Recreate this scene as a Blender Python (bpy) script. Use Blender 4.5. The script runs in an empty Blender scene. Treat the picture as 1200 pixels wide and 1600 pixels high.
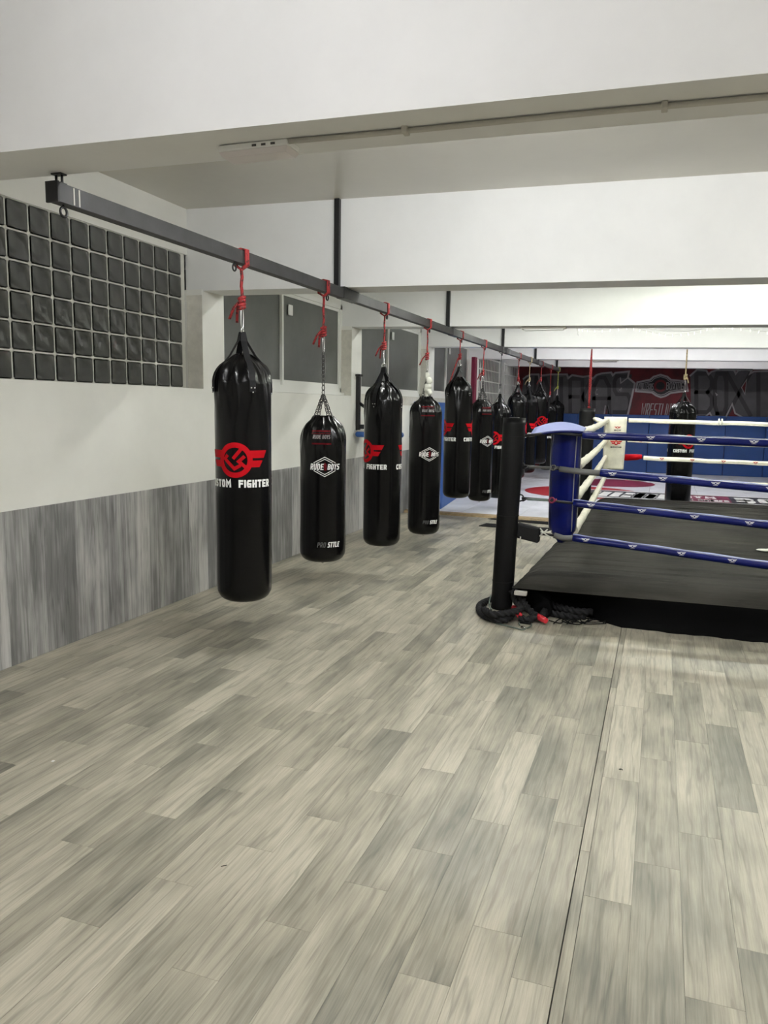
import bpy, bmesh, math, random
from mathutils import Vector, Matrix
R_ = math.radians
PI = math.pi
random.seed(7)
scene = bpy.context.scene
COL = scene.collection

# ------------------------------------------------------------------ camera
F_PX, W_PX, H_PX = 1202.0, 1200.0, 1600.0
YAW, PITCH, ROLL = R_(19.6), R_(-7.8), R_(-0.85)
CAM = Vector((0, 0, 1.75))
_f = Vector((-math.sin(YAW) * math.cos(PITCH), math.cos(YAW) * math.cos(PITCH), math.sin(PITCH)))
_r = Vector((math.cos(YAW), math.sin(YAW), 0))
_d = _f.cross(_r)
_c, _s = math.cos(ROLL), math.sin(ROLL)
CR = _r * _c + _d * _s
CD = _d * _c - _r * _s
cd = bpy.data.cameras.new('camera')
cd.sensor_fit = 'VERTICAL'
cd.sensor_height = 32.0
cd.sensor_width = 24.0
cd.lens = F_PX / H_PX * 32.0
cd.clip_start = 0.05
cam = bpy.data.objects.new('camera', cd)
COL.objects.link(cam)
m = Matrix.Identity(4)
for i in range(3):
    m[i][0], m[i][1], m[i][2], m[i][3] = CR[i], -CD[i], -_f[i], CAM[i]
cam.matrix_world = m
scene.camera = cam


def ray(px, py):
    return CR * ((px - W_PX / 2) / F_PX) + CD * ((py - H_PX / 2) / F_PX) + _f


def at(px, py, axis, val):
    """world point seen at a pixel, on the plane axis = val (0 x, 1 y, 2 z)"""
    d = ray(px, py)
    return CAM + d * ((val - CAM[axis]) / d[axis])


def project(p):
    v = Vector(p) - CAM
    z = v.dot(_f)
    if z < 0.05:
        return None
    return (W_PX / 2 + F_PX * v.dot(CR) / z, H_PX / 2 + F_PX * v.dot(CD) / z, z)


# ------------------------------------------------------------------ world, exposure
wd = bpy.data.worlds.new('night')
scene.world = wd
wd.use_nodes = True
wd.node_tree.nodes['Background'].inputs[0].default_value = (0.35, 0.4, 0.5, 1)
wd.node_tree.nodes['Background'].inputs[1].default_value = 0.05
scene.view_settings.view_transform = 'Standard'
scene.view_settings.look = 'None'
scene.view_settings.gamma = 1.0
scene.view_settings.use_curve_mapping = False
scene.view_settings.exposure = 0.50
# batten lamps: (centre x, y, z, length, strength, colour); the builder is further down
LAMPS = [
    (-1.2, 0.75, 3.36, 1.5, 92, (0.97, 0.97, 1.0), 'floor in front of the nearest beam'),
    (2.6, 0.60, 3.36, 1.5, 140, (1.0, 0.99, 0.97), 'open floor right of the camera, added as fill'),  # unseen lamp added to even out the floor and left wall
    (-0.9, -2.80, 3.36, 1.5, 120, (1.0, 0.98, 0.97), 'entrance end of the room'),
    (-1.0, 3.40, 3.24, 1.5, 190, (0.97, 0.99, 1.0), 'floor beside the nearest bag'),
    (3.0, 4.40, 3.36, 1.5, 230, (1.0, 1.0, 0.97), 'floor right of the ring corner, added as fill'),  # unseen lamp added to brighten the left wall from across the room
    (0.9, 8.40, 3.40, 1.5, 165, (0.95, 1.0, 0.88), 'front half of the ring'),
    (-1.5, 7.5, 3.40, 1.5, 155, (0.98, 1.0, 0.95), 'second and third bags, added as fill'),  # added out of sight behind the beam to brighten left wall and floor
    (-1.4, 11.2, 3.42, 1.5, 190, (0.98, 1.0, 0.95), 'fifth and sixth bags, added as fill'),  # another unseen lamp, added to lift the dark left side
    (1.2, 11.2, 3.42, 1.5, 170, (0.97, 1.0, 0.93), 'back half of the ring'),
    (-1.4, 14.8, 3.44, 1.5, 180, (0.98, 0.99, 1.0), 'red mat circle, added as fill'),  # added out of view to brighten the pale mats and wall
    (1.2, 14.9, 3.44, 1.5, 130, (0.98, 0.98, 1.0), 'floor banner'),
    (-1.4, 18.4, 3.46, 1.5, 100, (0.98, 0.98, 1.0), 'far end of the bag rail, added as fill'),  # extra unseen lamp added for brightness at the rail end
    (1.2, 18.5, 3.46, 1.5, 85, (1.0, 0.97, 1.0), 'mats before the mural'),
]


# ------------------------------------------------------------------ materials
def lin(c):
    return tuple(((v / 255) / 12.92 if v / 255 <= 0.04045 else ((v / 255 + 0.055) / 1.055) ** 2.4) for v in c)


class NT:
    def __init__(s, name):
        s.m = bpy.data.materials.new(name)
        s.m.use_nodes = True
        s.t = s.m.node_tree
        s.b = s.t.nodes['Principled BSDF']

    def n(s, kind, **kw):
        nd = s.t.nodes.new(kind)
        for k, v in kw.items():
            if k.startswith('i_'):
                key = k[2:]
                key = int(key) if key.isdigit() else key.replace('_', ' ')
                nd.inputs[key].default_value = v
            else:
                setattr(nd, k, v)
        return nd

    def l(s, a, ao, b, bi):
        s.t.links.new(a.outputs[ao], b.inputs[bi])

    def ramp(s, stops, src=None, out='Fac'):
        r = s.n('ShaderNodeValToRGB')
        e = r.color_ramp.elements
        while len(e) < len(stops):
            e.new(0.5)
        for k, (p, c) in enumerate(stops):
            e[k].position = p
            e[k].color = (*c, 1) if len(c) == 3 else c
        if src:
            s.l(src, out, r, 'Fac')
        return r

    def bump(s, src, out, strength, dist=0.01):
        b = s.n('ShaderNodeBump')
        b.inputs['Strength'].default_value = strength
        b.inputs['Distance'].default_value = dist
        s.l(src, out, b, 'Height')
        s.l(b, 'Normal', s.b, 'Normal')
        return b


def simple(name, col, rough=0.5, metal=0.0, noise=0.0, nscale=8.0, bump=0.0, bscale=60.0, spec=0.5, coat=0.0):
    t = NT(name)
    t.b.inputs['Base Color'].default_value = (*col, 1)
    t.b.inputs['Roughness'].default_value = rough
    t.b.inputs['Metallic'].default_value = metal
    t.b.inputs['Specular IOR Level'].default_value = spec
    t.b.inputs['Coat Weight'].default_value = coat
    tc = t.n('ShaderNodeTexCoord')
    if noise > 0:
        nz = t.n('ShaderNodeTexNoise', i_Scale=nscale, i_Detail=5.0, i_Roughness=0.6)
        t.l(tc, 'Object', nz, 'Vector')
        lo = tuple(max(0, c * (1 - noise)) for c in col)
        hi = tuple(min(1, c * (1 + noise)) for c in col)
        r = t.ramp([(0.3, lo), (0.7, hi)], nz)
        t.l(r, 'Color', t.b, 'Base Color')
    if bump > 0:
        nb = t.n('ShaderNodeTexNoise', i_Scale=bscale, i_Detail=4.0)
        t.l(tc, 'Object', nb, 'Vector')
        t.bump(nb, 'Fac', bump, 0.005)
    return t.m


def wood_material(name, light, mid, dark, axis, grain_along=1.4, grain_across=34.0, rough=0.45, tone=0.15, bump=0.12, line=0.78, gw=0.24):
    t = NT(name)
    tc = t.n('ShaderNodeTexCoord')
    oi = t.n('ShaderNodeObjectInfo')
    at_ = t.n('ShaderNodeAttribute', attribute_name='rnd')
    rnd = t.n('ShaderNodeMath', operation='ADD')
    t.l(oi, 'Random', rnd, 0)
    t.l(at_, 'Fac', rnd, 1)
    off = t.n('ShaderNodeMath', operation='MULTIPLY', i_1=57.3)
    t.l(rnd, 0, off, 0)
    cmb = t.n('ShaderNodeCombineXYZ')
    t.l(off, 0, cmb, 0); t.l(off, 0, cmb, 1); t.l(off, 0, cmb, 2)
    add = t.n('ShaderNodeVectorMath', operation='ADD')
    t.l(tc, 'Object', add, 0); t.l(cmb, 0, add, 1)
    mp = t.n('ShaderNodeMapping')
    sc = [grain_across] * 3
    sc[axis] = grain_along
    mp.inputs['Scale'].default_value = sc
    t.l(add, 0, mp, 'Vector')
    # cathedral figure: waves distorted by a broad noise
    warp = t.n('ShaderNodeTexNoise', i_Scale=0.35, i_Detail=2.0)
    t.l(mp, 'Vector', warp, 'Vector')
    ws = t.n('ShaderNodeVectorMath', operation='SCALE')
    ws.inputs['Scale'].default_value = 3.2
    t.l(warp, 'Color', ws, 0)
    va = t.n('ShaderNodeVectorMath', operation='ADD')
    t.l(mp, 'Vector', va, 0); t.l(ws, 0, va, 1)
    g = t.n('ShaderNodeTexNoise', i_Scale=1.0, i_Detail=6.0, i_Roughness=0.62)
    t.l(va, 0, g, 'Vector')
    # broad blotches
    mp2 = t.n('ShaderNodeMapping')
    sc2 = [5.0] * 3
    sc2[axis] = 1.7
    mp2.inputs['Scale'].default_value = sc2
    t.l(add, 0, mp2, 'Vector')
    bl = t.n('ShaderNodeTexNoise', i_Scale=1.0, i_Detail=3.0)
    t.l(mp2, 'Vector', bl, 'Vector')
    mixf = t.n('ShaderNodeMath', operation='MULTIPLY_ADD', i_1=0.52)
    t.l(bl, 'Fac', mixf, 0)
    half = t.n('ShaderNodeMath', operation='MULTIPLY', i_1=gw)
    t.l(g, 'Fac', half, 0)
    t.l(half, 0, mixf, 2)
    # per-plank tone
    fr = t.n('ShaderNodeMath', operation='FRACT')
    t.l(rnd, 0, fr, 0)
    tn = t.n('ShaderNodeMath', operation='MULTIPLY_ADD', i_1=tone, i_2=-tone / 2)
    t.l(fr, 0, tn, 0)
    tot = t.n('ShaderNodeMath', operation='ADD')
    t.l(mixf, 0, tot, 0); t.l(tn, 0, tot, 1)
    c0 = 0.26 + gw / 2
    r = t.ramp([(c0 - 0.13, dark), (c0, mid), (c0 + 0.12, light)], tot, 0)
    # long thin growth lines that bend round the figure
    mp3 = t.n('ShaderNodeMapping')
    sc3 = [1.0] * 3
    sc3[axis] = 0.10
    mp3.inputs['Scale'].default_value = sc3
    t.l(add, 0, mp3, 'Vector')
    wv = t.n('ShaderNodeTexWave', i_Scale=4.2, i_Distortion=11.0, i_Detail=3.0)
    wv.inputs['Detail Scale'].default_value = 2.2
    wv.inputs['Detail Roughness'].default_value = 0.62
    wv.bands_direction = 'X' if axis != 0 else 'Y'
    if axis == 2:
        wv.bands_direction = 'Y'
    t.l(mp3, 'Vector', wv, 'Vector')
    lr = t.ramp([(0.0, (line, line, line)), (0.14, (0.98, 0.98, 0.98)), (1.0, (1.03, 1.03, 1.03))], wv, 'Fac')
    fine = t.n('ShaderNodeTexNoise', i_Scale=2.4, i_Detail=5.0, i_Roughness=0.75)
    t.l(mp, 'Vector', fine, 'Vector')
    fr2 = t.ramp([(0.32, (0.78, 0.78, 0.78)), (0.60, (1.05, 1.05, 1.05))], fine)
    m1 = t.n('ShaderNodeMix', data_type='RGBA', blend_type='MULTIPLY')
    m1.inputs[0].default_value = 1.0
    t.l(r, 'Color', m1, 6); t.l(lr, 'Color', m1, 7)
    m2 = t.n('ShaderNodeMix', data_type='RGBA', blend_type='MULTIPLY')
    m2.inputs[0].default_value = 1.0
    t.l(m1, 2, m2, 6); t.l(fr2, 'Color', m2, 7)
    t.l(m2, 2, t.b, 'Base Color')
    # fine dark pores
    t.b.inputs['Roughness'].default_value = rough
    t.b.inputs['Specular IOR Level'].default_value = 0.45
    t.bump(g, 'Fac', bump, 0.002)
    return t.m


def paint_material(name, col, rough=0.75, dirt=0.05):
    t = NT(name)
    tc = t.n('ShaderNodeTexCoord')
    n1 = t.n('ShaderNodeTexNoise', i_Scale=1.3, i_Detail=5.0, i_Roughness=0.65)
    t.l(tc, 'Object', n1, 'Vector')
    lo = tuple(c * (1 - dirt) for c in col)
    hi = tuple(min(1, c * (1 + dirt * 0.5)) for c in col)
    r = t.ramp([(0.3, lo), (0.65, hi)], n1)
    t.l(r, 'Color', t.b, 'Base Color')
    t.b.inputs['Roughness'].default_value = rough
    n2 = t.n('ShaderNodeTexNoise', i_Scale=5.0, i_Detail=6.0)
    t.l(tc, 'Object', n2, 'Vector')
    t.bump(n2, 'Fac', 0.10, 0.02)
    return t.m


M = {}
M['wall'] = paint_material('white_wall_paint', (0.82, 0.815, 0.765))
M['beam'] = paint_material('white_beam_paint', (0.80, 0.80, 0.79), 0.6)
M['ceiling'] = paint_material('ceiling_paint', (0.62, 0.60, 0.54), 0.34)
M['plaster'] = simple('bare_plaster', (0.66, 0.64, 0.57), 0.85, noise=0.10, nscale=14, bump=0.3)
M['slab'] = simple('dark_underlay', (0.10, 0.095, 0.085), 0.8)
M['floor'] = wood_material('grey_oak_vinyl', (0.475, 0.440, 0.350), (0.345, 0.320, 0.252), (0.190, 0.182, 0.146), 1, grain_along=1.7, grain_across=60.0, rough=0.42)
M['board'] = wood_material('grey_wall_laminate', (0.52, 0.51, 0.495), (0.35, 0.346, 0.338), (0.18, 0.178, 0.176), 2,
                           grain_along=1.0, grain_across=26.0, rough=0.5, tone=0.2, gw=0.42)
M['mortar'] = simple('block_mortar', (0.66, 0.66, 0.60), 0.8)
M['rail'] = simple('grey_steel_paint', (0.045, 0.045, 0.045), 0.6, 0.15, noise=0.25, nscale=9)
M['black_steel'] = simple('black_steel_paint', (0.012, 0.012, 0.013), 0.4, 0.2)
M['chrome'] = simple('chrome', (0.75, 0.75, 0.75), 0.18, 1.0)
M['chain'] = simple('dull_chain_steel', (0.07, 0.068, 0.065), 0.4, 0.7)
M['vinyl'] = simple('black_vinyl', (0.0025, 0.0025, 0.0027), 0.20, bump=0.10, bscale=26, spec=0.22)
M['webbing'] = simple('black_webbing', (0.006, 0.006, 0.0065), 0.7, bump=0.2, bscale=300, spec=0.2)
M['post_pad'] = simple('black_foam_cover', (0.0045, 0.0045, 0.0047), 0.5, bump=0.15, bscale=20, spec=0.15)
M['canvas'] = None
M['skirt'] = simple('black_skirt_cloth', (0.0016, 0.0016, 0.0018), 0.85, bump=0.3, bscale=6, spec=0.08)
M['blue_vinyl'] = simple('blue_vinyl', (0.0025, 0.006, 0.085), 0.28, noise=0.15, nscale=5, bump=0.06, bscale=18, spec=0.25)
M['blue_pale'] = simple('pale_blue_lining', (0.24, 0.27, 0.50), 0.5)
M['blue_edge'] = simple('grey_piping', (0.22, 0.22, 0.20), 0.6)
M['white_vinyl'] = simple('white_vinyl', (0.78, 0.75, 0.62), 0.35, noise=0.12, nscale=9, bump=0.1, bscale=22)
M['grey_tube'] = simple('grey_foam_tube', (0.10, 0.10, 0.095), 0.6)
M['print_white'] = simple('white_print', (0.82, 0.82, 0.80), 0.5, spec=0.2)
M['print_red'] = simple('red_print', (0.40, 0.003, 0.008), 0.55, spec=0.08)
M['print_red_dark'] = simple('dark_red_print', (0.09, 0.003, 0.006), 0.55, spec=0.08)
M['print_grey'] = simple('grey_print', (0.10, 0.10, 0.10), 0.5, spec=0.1)
M['print_black'] = simple('black_print', (0.003, 0.003, 0.003), 0.5, spec=0.1)
M['mat_blue'] = simple('blue_mat_vinyl', (0.002, 0.042, 0.19), 0.42, noise=0.12, nscale=2.5)
M['mat_blue_left'] = simple('bright_blue_mat_vinyl', (0.018, 0.085, 0.30), 0.42, noise=0.08, nscale=2)
M['mat_white'] = simple('grey_tatami_mat', (0.66, 0.67, 0.72), 0.55, noise=0.14, nscale=2.2)
M['mat_red'] = simple('red_tatami_mat', (0.34, 0.004, 0.014), 0.5, noise=0.1)
M['mat_crimson'] = simple('crimson_tatami_mat', (0.20, 0.014, 0.045), 0.5, noise=0.1)
M['mat_edge'] = simple('wooden_edge', (0.33, 0.24, 0.13), 0.6, noise=0.3, nscale=20)
M['rubber'] = simple('black_rubber', (0.006, 0.006, 0.006), 0.8, spec=0.12)
M['mural_red'] = simple('mural_red_wall', (0.085, 0.003, 0.006), 0.7, noise=0.45, nscale=2.5)
M['mural_grey'] = simple('mural_grey_letters', (0.060, 0.057, 0.060), 0.65, noise=0.22, nscale=3)
M['mural_dark'] = simple('mural_dark_facets', (0.024, 0.022, 0.024), 0.7)
M['mural_light'] = simple('mural_light_outline', (0.24, 0.225, 0.23), 0.7)
M['mural_black'] = simple('mural_black', (0.006, 0.005, 0.006), 0.7)
M['frame_white'] = simple('white_aluminium', (0.84, 0.84, 0.80), 0.4)
M['plastic_white'] = simple('white_plastic', (0.85, 0.85, 0.83), 0.35)
M['conduit'] = simple('painted_conduit', (0.50, 0.48, 0.43), 0.5)
M['banner_dark'] = simple('banner_dark', (0.025, 0.025, 0.035), 0.5)
M['banner_magenta'] = simple('banner_magenta', (0.16, 0.01, 0.045), 0.5)
M['white_cloth'] = simple('white_cloth', (0.70, 0.70, 0.62), 0.8, bump=0.3, bscale=40)
M['outside'] = simple('lightwell_wall', (0.16, 0.165, 0.155), 0.9, noise=0.35, nscale=1.6)
M['green_cord'] = simple('grey_green_cord', (0.10, 0.13, 0.11), 0.6)


def rope_material(name, a, b):
    t = NT(name)
    tc = t.n('ShaderNodeTexCoord')
    mp = t.n('ShaderNodeMapping')
    mp.inputs['Scale'].default_value = (60, 60, 45)
    t.l(tc, 'Object', mp, 'Vector')
    v = t.n('ShaderNodeTexVoronoi', i_Scale=1.0)
    t.l(mp, 'Vector', v, 'Vector')
    r = t.ramp([(0.34, b), (0.44, a)], v, 'Distance')
    t.l(r, 'Color', t.b, 'Base Color')
    t.b.inputs['Roughness'].default_value = 0.7
    return t.m


M['rope_red'] = rope_material('red_cord', (0.30, 0.016, 0.018), (0.06, 0.004, 0.004))
M['rope_tan'] = rope_material('tan_cord', (0.40, 0.31, 0.17), (0.18, 0.14, 0.07))
M['rope_green'] = rope_material('yellow_green_cord', (0.38, 0.42, 0.06), (0.15, 0.16, 0.03))
M['rope_grey'] = rope_material('grey_wire', (0.10, 0.10, 0.10), (0.05, 0.05, 0.05))
M['rope_black'] = simple('black_battle_rope', (0.012, 0.012, 0.013), 0.8, bump=0.4, bscale=120, spec=0.2)
M['red_cap'] = simple('red_rubber_cap', (0.50, 0.02, 0.03), 0.45)


def canvas_material():
    t = NT('worn_ring_canvas')
    tc = t.n('ShaderNodeTexCoord')
    mp = t.n('ShaderNodeMapping')
    mp.inputs['Scale'].default_value = (0.9, 9.0, 1.0)
    t.l(tc, 'Object', mp, 'Vector')
    n1 = t.n('ShaderNodeTexNoise', i_Scale=1.6, i_Detail=7.0, i_Roughness=0.65)
    t.l(mp, 'Vector', n1, 'Vector')
    n2 = t.n('ShaderNodeTexNoise', i_Scale=1.1, i_Detail=3.0)
    t.l(tc, 'Object', n2, 'Vector')
    mx = t.n('ShaderNodeMath', operation='MULTIPLY_ADD', i_1=0.5)
    t.l(n2, 'Fac', mx, 0)
    hf = t.n('ShaderNodeMath', operation='MULTIPLY', i_1=0.5)
    t.l(n1, 'Fac', hf, 0)
    t.l(hf, 0, mx, 2)
    r = t.ramp([(0.36, (0.009, 0.0086, 0.0074)), (0.50, (0.024, 0.0228, 0.0192)), (0.66, (0.042, 0.040, 0.034))], mx, 0)
    t.l(r, 'Color', t.b, 'Base Color')
    t.b.inputs['Roughness'].default_value = 0.85
    t.b.inputs['Specular IOR Level'].default_value = 0.10
    t.bump(n1, 'Fac', 0.5, 0.02)
    return t.m


M['canvas'] = canvas_material()


def glass_block_material():
    t = NT('wavy_block_glass')
    tc = t.n('ShaderNodeTexCoord')
    oi = t.n('ShaderNodeObjectInfo')
    wv = t.n('ShaderNodeTexWave', i_Scale=2.6, i_Distortion=6.0, i_Detail=0.8)
    wv.inputs['Detail Scale'].default_value = 1.6
    wv.bands_direction = 'DIAGONAL'
    mp = t.n('ShaderNodeMapping')
    mp.inputs['Scale'].default_value = (1.0, 1.0, 0.75)
    t.l(tc, 'Object', mp, 'Vector')
    t.l(mp, 'Vector', wv, 'Vector')
    r = t.ramp([(0.0, (0.060, 0.062, 0.056)), (1.0, (0.135, 0.138, 0.127))], wv, 'Fac')  # ripple highlights and darks painted into the base colour
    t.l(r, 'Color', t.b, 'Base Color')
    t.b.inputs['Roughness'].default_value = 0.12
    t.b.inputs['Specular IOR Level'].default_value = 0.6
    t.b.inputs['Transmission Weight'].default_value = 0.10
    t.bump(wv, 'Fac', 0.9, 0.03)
    return t.m


M['block'] = glass_block_material()


def pane_material():
    t = NT('dusty_window_glass')
    tc = t.n('ShaderNodeTexCoord')
    n1 = t.n('ShaderNodeTexNoise', i_Scale=2.2, i_Detail=6.0, i_Roughness=0.7)
    t.l(tc, 'Object', n1, 'Vector')
    r = t.ramp([(0.3, (0.105, 0.110, 0.104)), (0.75, (0.150, 0.156, 0.146))], n1)
    t.l(r, 'Color', t.b, 'Base Color')
    t.b.inputs['Roughness'].default_value = 0.30
    t.b.inputs['Transmission Weight'].default_value = 0.08
    return t.m


M['pane'] = pane_material()


def emitter(name, col, strength):
    t = NT(name)
    t.b.inputs['Base Color'].default_value = (0.8, 0.8, 0.8, 1)
    t.b.inputs['Emission Color'].default_value = (*col, 1)
    t.b.inputs['Emission Strength'].default_value = strength
    return t.m


# ------------------------------------------------------------------ mesh helpers
class MB:
    """collects shapes; build() links them as one mesh object"""

    def __init__(s):
        s.v, s.f, s.sm = [], [], []

    def add(s, vs, fs, smooth=False):
        o = len(s.v)
        s.v += [tuple(p) for p in vs]
        s.f += [tuple(i + o for i in q) for q in fs]
        s.sm += [smooth] * len(fs)
        return s

    def box(s, x0, y0, z0, x1, y1, z1):
        vs = [(x, y, z) for z in (z0, z1) for y in (y0, y1) for x in (x0, x1)]
        fs = [(0, 2, 3, 1), (4, 5, 7, 6), (0, 1, 5, 4), (2, 6, 7, 3), (0, 4, 6, 2), (1, 3, 7, 5)]
        return s.add(vs, fs)

    def hexa(s, vs):
        """8 corners in the order of box()"""
        fs = [(0, 2, 3, 1), (4, 5, 7, 6), (0, 1, 5, 4), (2, 6, 7, 3), (0, 4, 6, 2), (1, 3, 7, 5)]
        return s.add(vs, fs)

    def bbox(s, x0, y0, z0, x1, y1, z1, b=0.01):
        """box with chamfered edges"""
        bm = bmesh.new()
        bmesh.ops.create_cube(bm, size=1)
        for v in bm.verts:
            v.co = Vector(((x0 + x1) / 2 + v.co.x * (x1 - x0), (y0 + y1) / 2 + v.co.y * (y1 - y0), (z0 + z1) / 2 + v.co.z * (z1 - z0)))
        bmesh.ops.bevel(bm, geom=list(bm.edges), offset=b, segments=2, affect='EDGES', profile=0.5)
        bm.verts.index_update()
        s.add([v.co for v in bm.verts], [[v.index for v in f.verts] for f in bm.faces])
        bm.free()
        return s

    def tube(s, pts, r, n=8, closed=False, smooth=True, rfun=None, caps=True):
        pts = [Vector(p) for p in pts]
        k = len(pts)
        ref = Vector((0.13, 0.27, 1)).normalized()
        prev = None
        vs, fs = [], []
        dist = 0
        for i, p in enumerate(pts):
            if closed:
                t = pts[(i + 1) % k] - pts[i - 1]
            else:
                t = pts[min(i + 1, k - 1)] - pts[max(i - 1, 0)]
            t.normalize()
            if prev is None:
                a = t.cross(ref)
                if a.length < 0.05:
                    a = t.cross(Vector((1, 0, 0)))
                a.normalize()
            else:
                a = prev - t * prev.dot(t)
                a.normalize()
            prev = a
            b = t.cross(a)
            rr = r[i] if isinstance(r, (list, tuple)) else r
            if i:
                dist += (p - pts[i - 1]).length
            for j in range(n):
                th = 2 * PI * j / n
                q = rfun(th, dist) if rfun else 1.0
                vs.append(p + (a * math.cos(th) + b * math.sin(th)) * rr * q)
        rings = k if closed else k - 1
        for i in range(rings):
            i2 = (i + 1) % k
            for j in range(n):
                j2 = (j + 1) % n
                fs.append((i * n + j, i * n + j2, i2 * n + j2, i2 * n + j))
        s.add(vs, fs, smooth)
        if not closed and caps:
            o = len(s.v) - len(vs)
            s.f += [tuple(o + j for j in reversed(range(n))), tuple(o + (k - 1) * n + j for j in range(n))]
            s.sm += [False, False]
        return s

    def lathe(s, prof, n=48, centre=(0, 0), rfun=None, smooth=True):
        vs, fs = [], []
        for i, (r, z) in enumerate(prof):
            for j in range(n):
                th = 2 * PI * j / n
                rr = r * (rfun(th, z) if rfun else 1)
                vs.append((centre[0] + rr * math.cos(th), centre[1] + rr * math.sin(th), z))
        for i in range(len(prof) - 1):
            for j in range(n):
                j2 = (j + 1) % n
                fs.append((i * n + j, i * n + j2, (i + 1) * n + j2, (i + 1) * n + j))
        fs.append(tuple(reversed(range(n))))
        fs.append(tuple((len(prof) - 1) * n + j for j in range(n)))
        return s.add(vs, fs, smooth)

    def torus(s, c, R, r, ax_u, ax_v, n=14, k=6, sv=1.0):
        ax_u, ax_v = Vector(ax_u).normalized(), Vector(ax_v).normalized()
        pts = [Vector(c) + ax_u * (R * math.cos(2 * PI * i / n)) + ax_v * (R * sv * math.sin(2 * PI * i / n)) for i in range(n)]
        return s.tube(pts, r, k, closed=True)

    def ball(s, c, r, n=8, sq=(1, 1, 1)):
        prof = []
        vs, fs = [], []
        k = n // 2 + 1
        for i in range(k + 1):
            ph = -PI / 2 + PI * i / k
            for j in range(n):
                th = 2 * PI * j / n
                vs.append((c[0] + r * sq[0] * math.cos(ph) * math.cos(th), c[1] + r * sq[1] * math.cos(ph) * math.sin(th), c[2] + r * sq[2] * math.sin(ph)))
        for i in range(k):
            for j in range(n):
                j2 = (j + 1) % n
                fs.append((i * n + j, i * n + j2, (i + 1) * n + j2, (i + 1) * n + j))
        return s.add(vs, fs, True)

    def build(s, name, mat, parent=None, loc=None):
        me = bpy.data.meshes.new(name)
        if loc is not None:
            L = Vector(loc)
            s.v = [tuple(Vector(p) - L) for p in s.v]
        me.from_pydata(s.v, [], s.f)
        me.polygons.foreach_set('use_smooth', s.sm)
        me.validate()
        me.update()
        o = bpy.data.objects.new(name, me)
        me.materials.append(M[mat] if isinstance(mat, str) else mat)
        COL.objects.link(o)
        if loc is not None:
            o.location = loc
        if parent is not None:
            o.parent = parent
        return o


def tag(o, label=None, cat=None, group=None, kind=None):
    if label: o['label'] = label
    if cat: o['category'] = cat
    if group: o['group'] = group
    if kind: o['kind'] = kind
    return o


def thing(name, label, cat, loc=(0, 0, 0), group=None, rotz=0):
    o = bpy.data.objects.new(name, None)
    COL.objects.link(o)
    o.location = loc
    o.rotation_euler = (0, 0, rotz)
    o.empty_display_size = 0.1
    return tag(o, label, cat, group)


def struct(o):
    o['kind'] = 'structure'
    return o


def inst(name, me, parent, loc, rot=(0, 0, 0), scale=None):
    o = bpy.data.objects.new(name, me)
    COL.objects.link(o)
    o.parent = parent
    o.location = loc
    o.rotation_euler = rot
    if scale:
        o.scale = scale
    return o


def mesh_only(mb, name, mat):
    me = bpy.data.meshes.new(name)
    me.from_pydata(mb.v, [], mb.f)
    me.polygons.foreach_set('use_smooth', mb.sm)
    me.update()
    me.materials.append(M[mat] if isinstance(mat, str) else mat)
    return me


# ------------------------------------------------------------------ flat lettering (strokes on a grid 0..1 x 0..1)
GL = {
    'A': [[(0, 0), (0, .75), (.3, 1), (.7, 1), (1, .75), (1, 0)], [(0, .42), (1, .42)]],
    'B': [[(0, 0), (0, 1), (.75, 1), (1, .85), (1, .65), (.75, .52), (0, .52)], [(.75, .52), (1, .38), (1, .15), (.75, 0), (0, 0)]],
    'C': [[(1, 1), (.2, 1), (0, .8), (0, .2), (.2, 0), (1, 0)]],
    'D': [[(0, 0), (0, 1), (.7, 1), (1, .75), (1, .25), (.7, 0), (0, 0)]],
    'E': [[(1, 1), (0, 1), (0, 0), (1, 0)], [(0, .5), (.85, .5)]],
    'F': [[(1, 1), (0, 1), (0, 0)], [(0, .52), (.85, .52)]],
    'G': [[(1, 1), (.2, 1), (0, .8), (0, .2), (.2, 0), (1, 0), (1, .48), (.5, .48)]],
    'H': [[(0, 0), (0, 1)], [(1, 0), (1, 1)], [(0, .5), (1, .5)]],
    'I': [[(.5, 0), (.5, 1)]],
    'K': [[(0, 0), (0, 1)], [(1, 1), (.05, .5), (1, 0)]],
    'L': [[(0, 1), (0, 0), (1, 0)]],
    'M': [[(0, 0), (0, 1), (.5, .45), (1, 1), (1, 0)]],
    'N': [[(0, 0), (0, 1), (1, 0), (1, 1)]],
    'O': [[(.2, 0), (0, .2), (0, .8), (.2, 1), (.8, 1), (1, .8), (1, .2), (.8, 0), (.2, 0)]],
    'P': [[(0, 0), (0, 1), (.75, 1), (1, .85), (1, .6), (.75, .45), (0, .45)]],
    'R': [[(0, 0), (0, 1), (.75, 1), (1, .85), (1, .6), (.75, .45), (0, .45)], [(.45, .45), (1, 0)]],
    'S': [[(1, 1), (.15, 1), (0, .85), (0, .62), (.15, .5), (.85, .5), (1, .38), (1, .15), (.85, 0), (0, 0)]],
    'T': [[(0, 1), (1, 1)], [(.5, 1), (.5, 0)]],
    'U': [[(0, 1), (0, .2), (.2, 0), (.8, 0), (1, .2), (1, 1)]],
    'V': [[(0, 1), (.5, 0), (1, 1)]],
    'W': [[(0, 1), (.25, 0), (.5, .7), (.75, 0), (1, 1)]],
    'X': [[(0, 0), (1, 1)], [(0, 1), (1, 0)]],
    'Y': [[(0, 1), (.5, .5), (1, 1)], [(.5, .5), (.5, 0)]],
}


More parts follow.
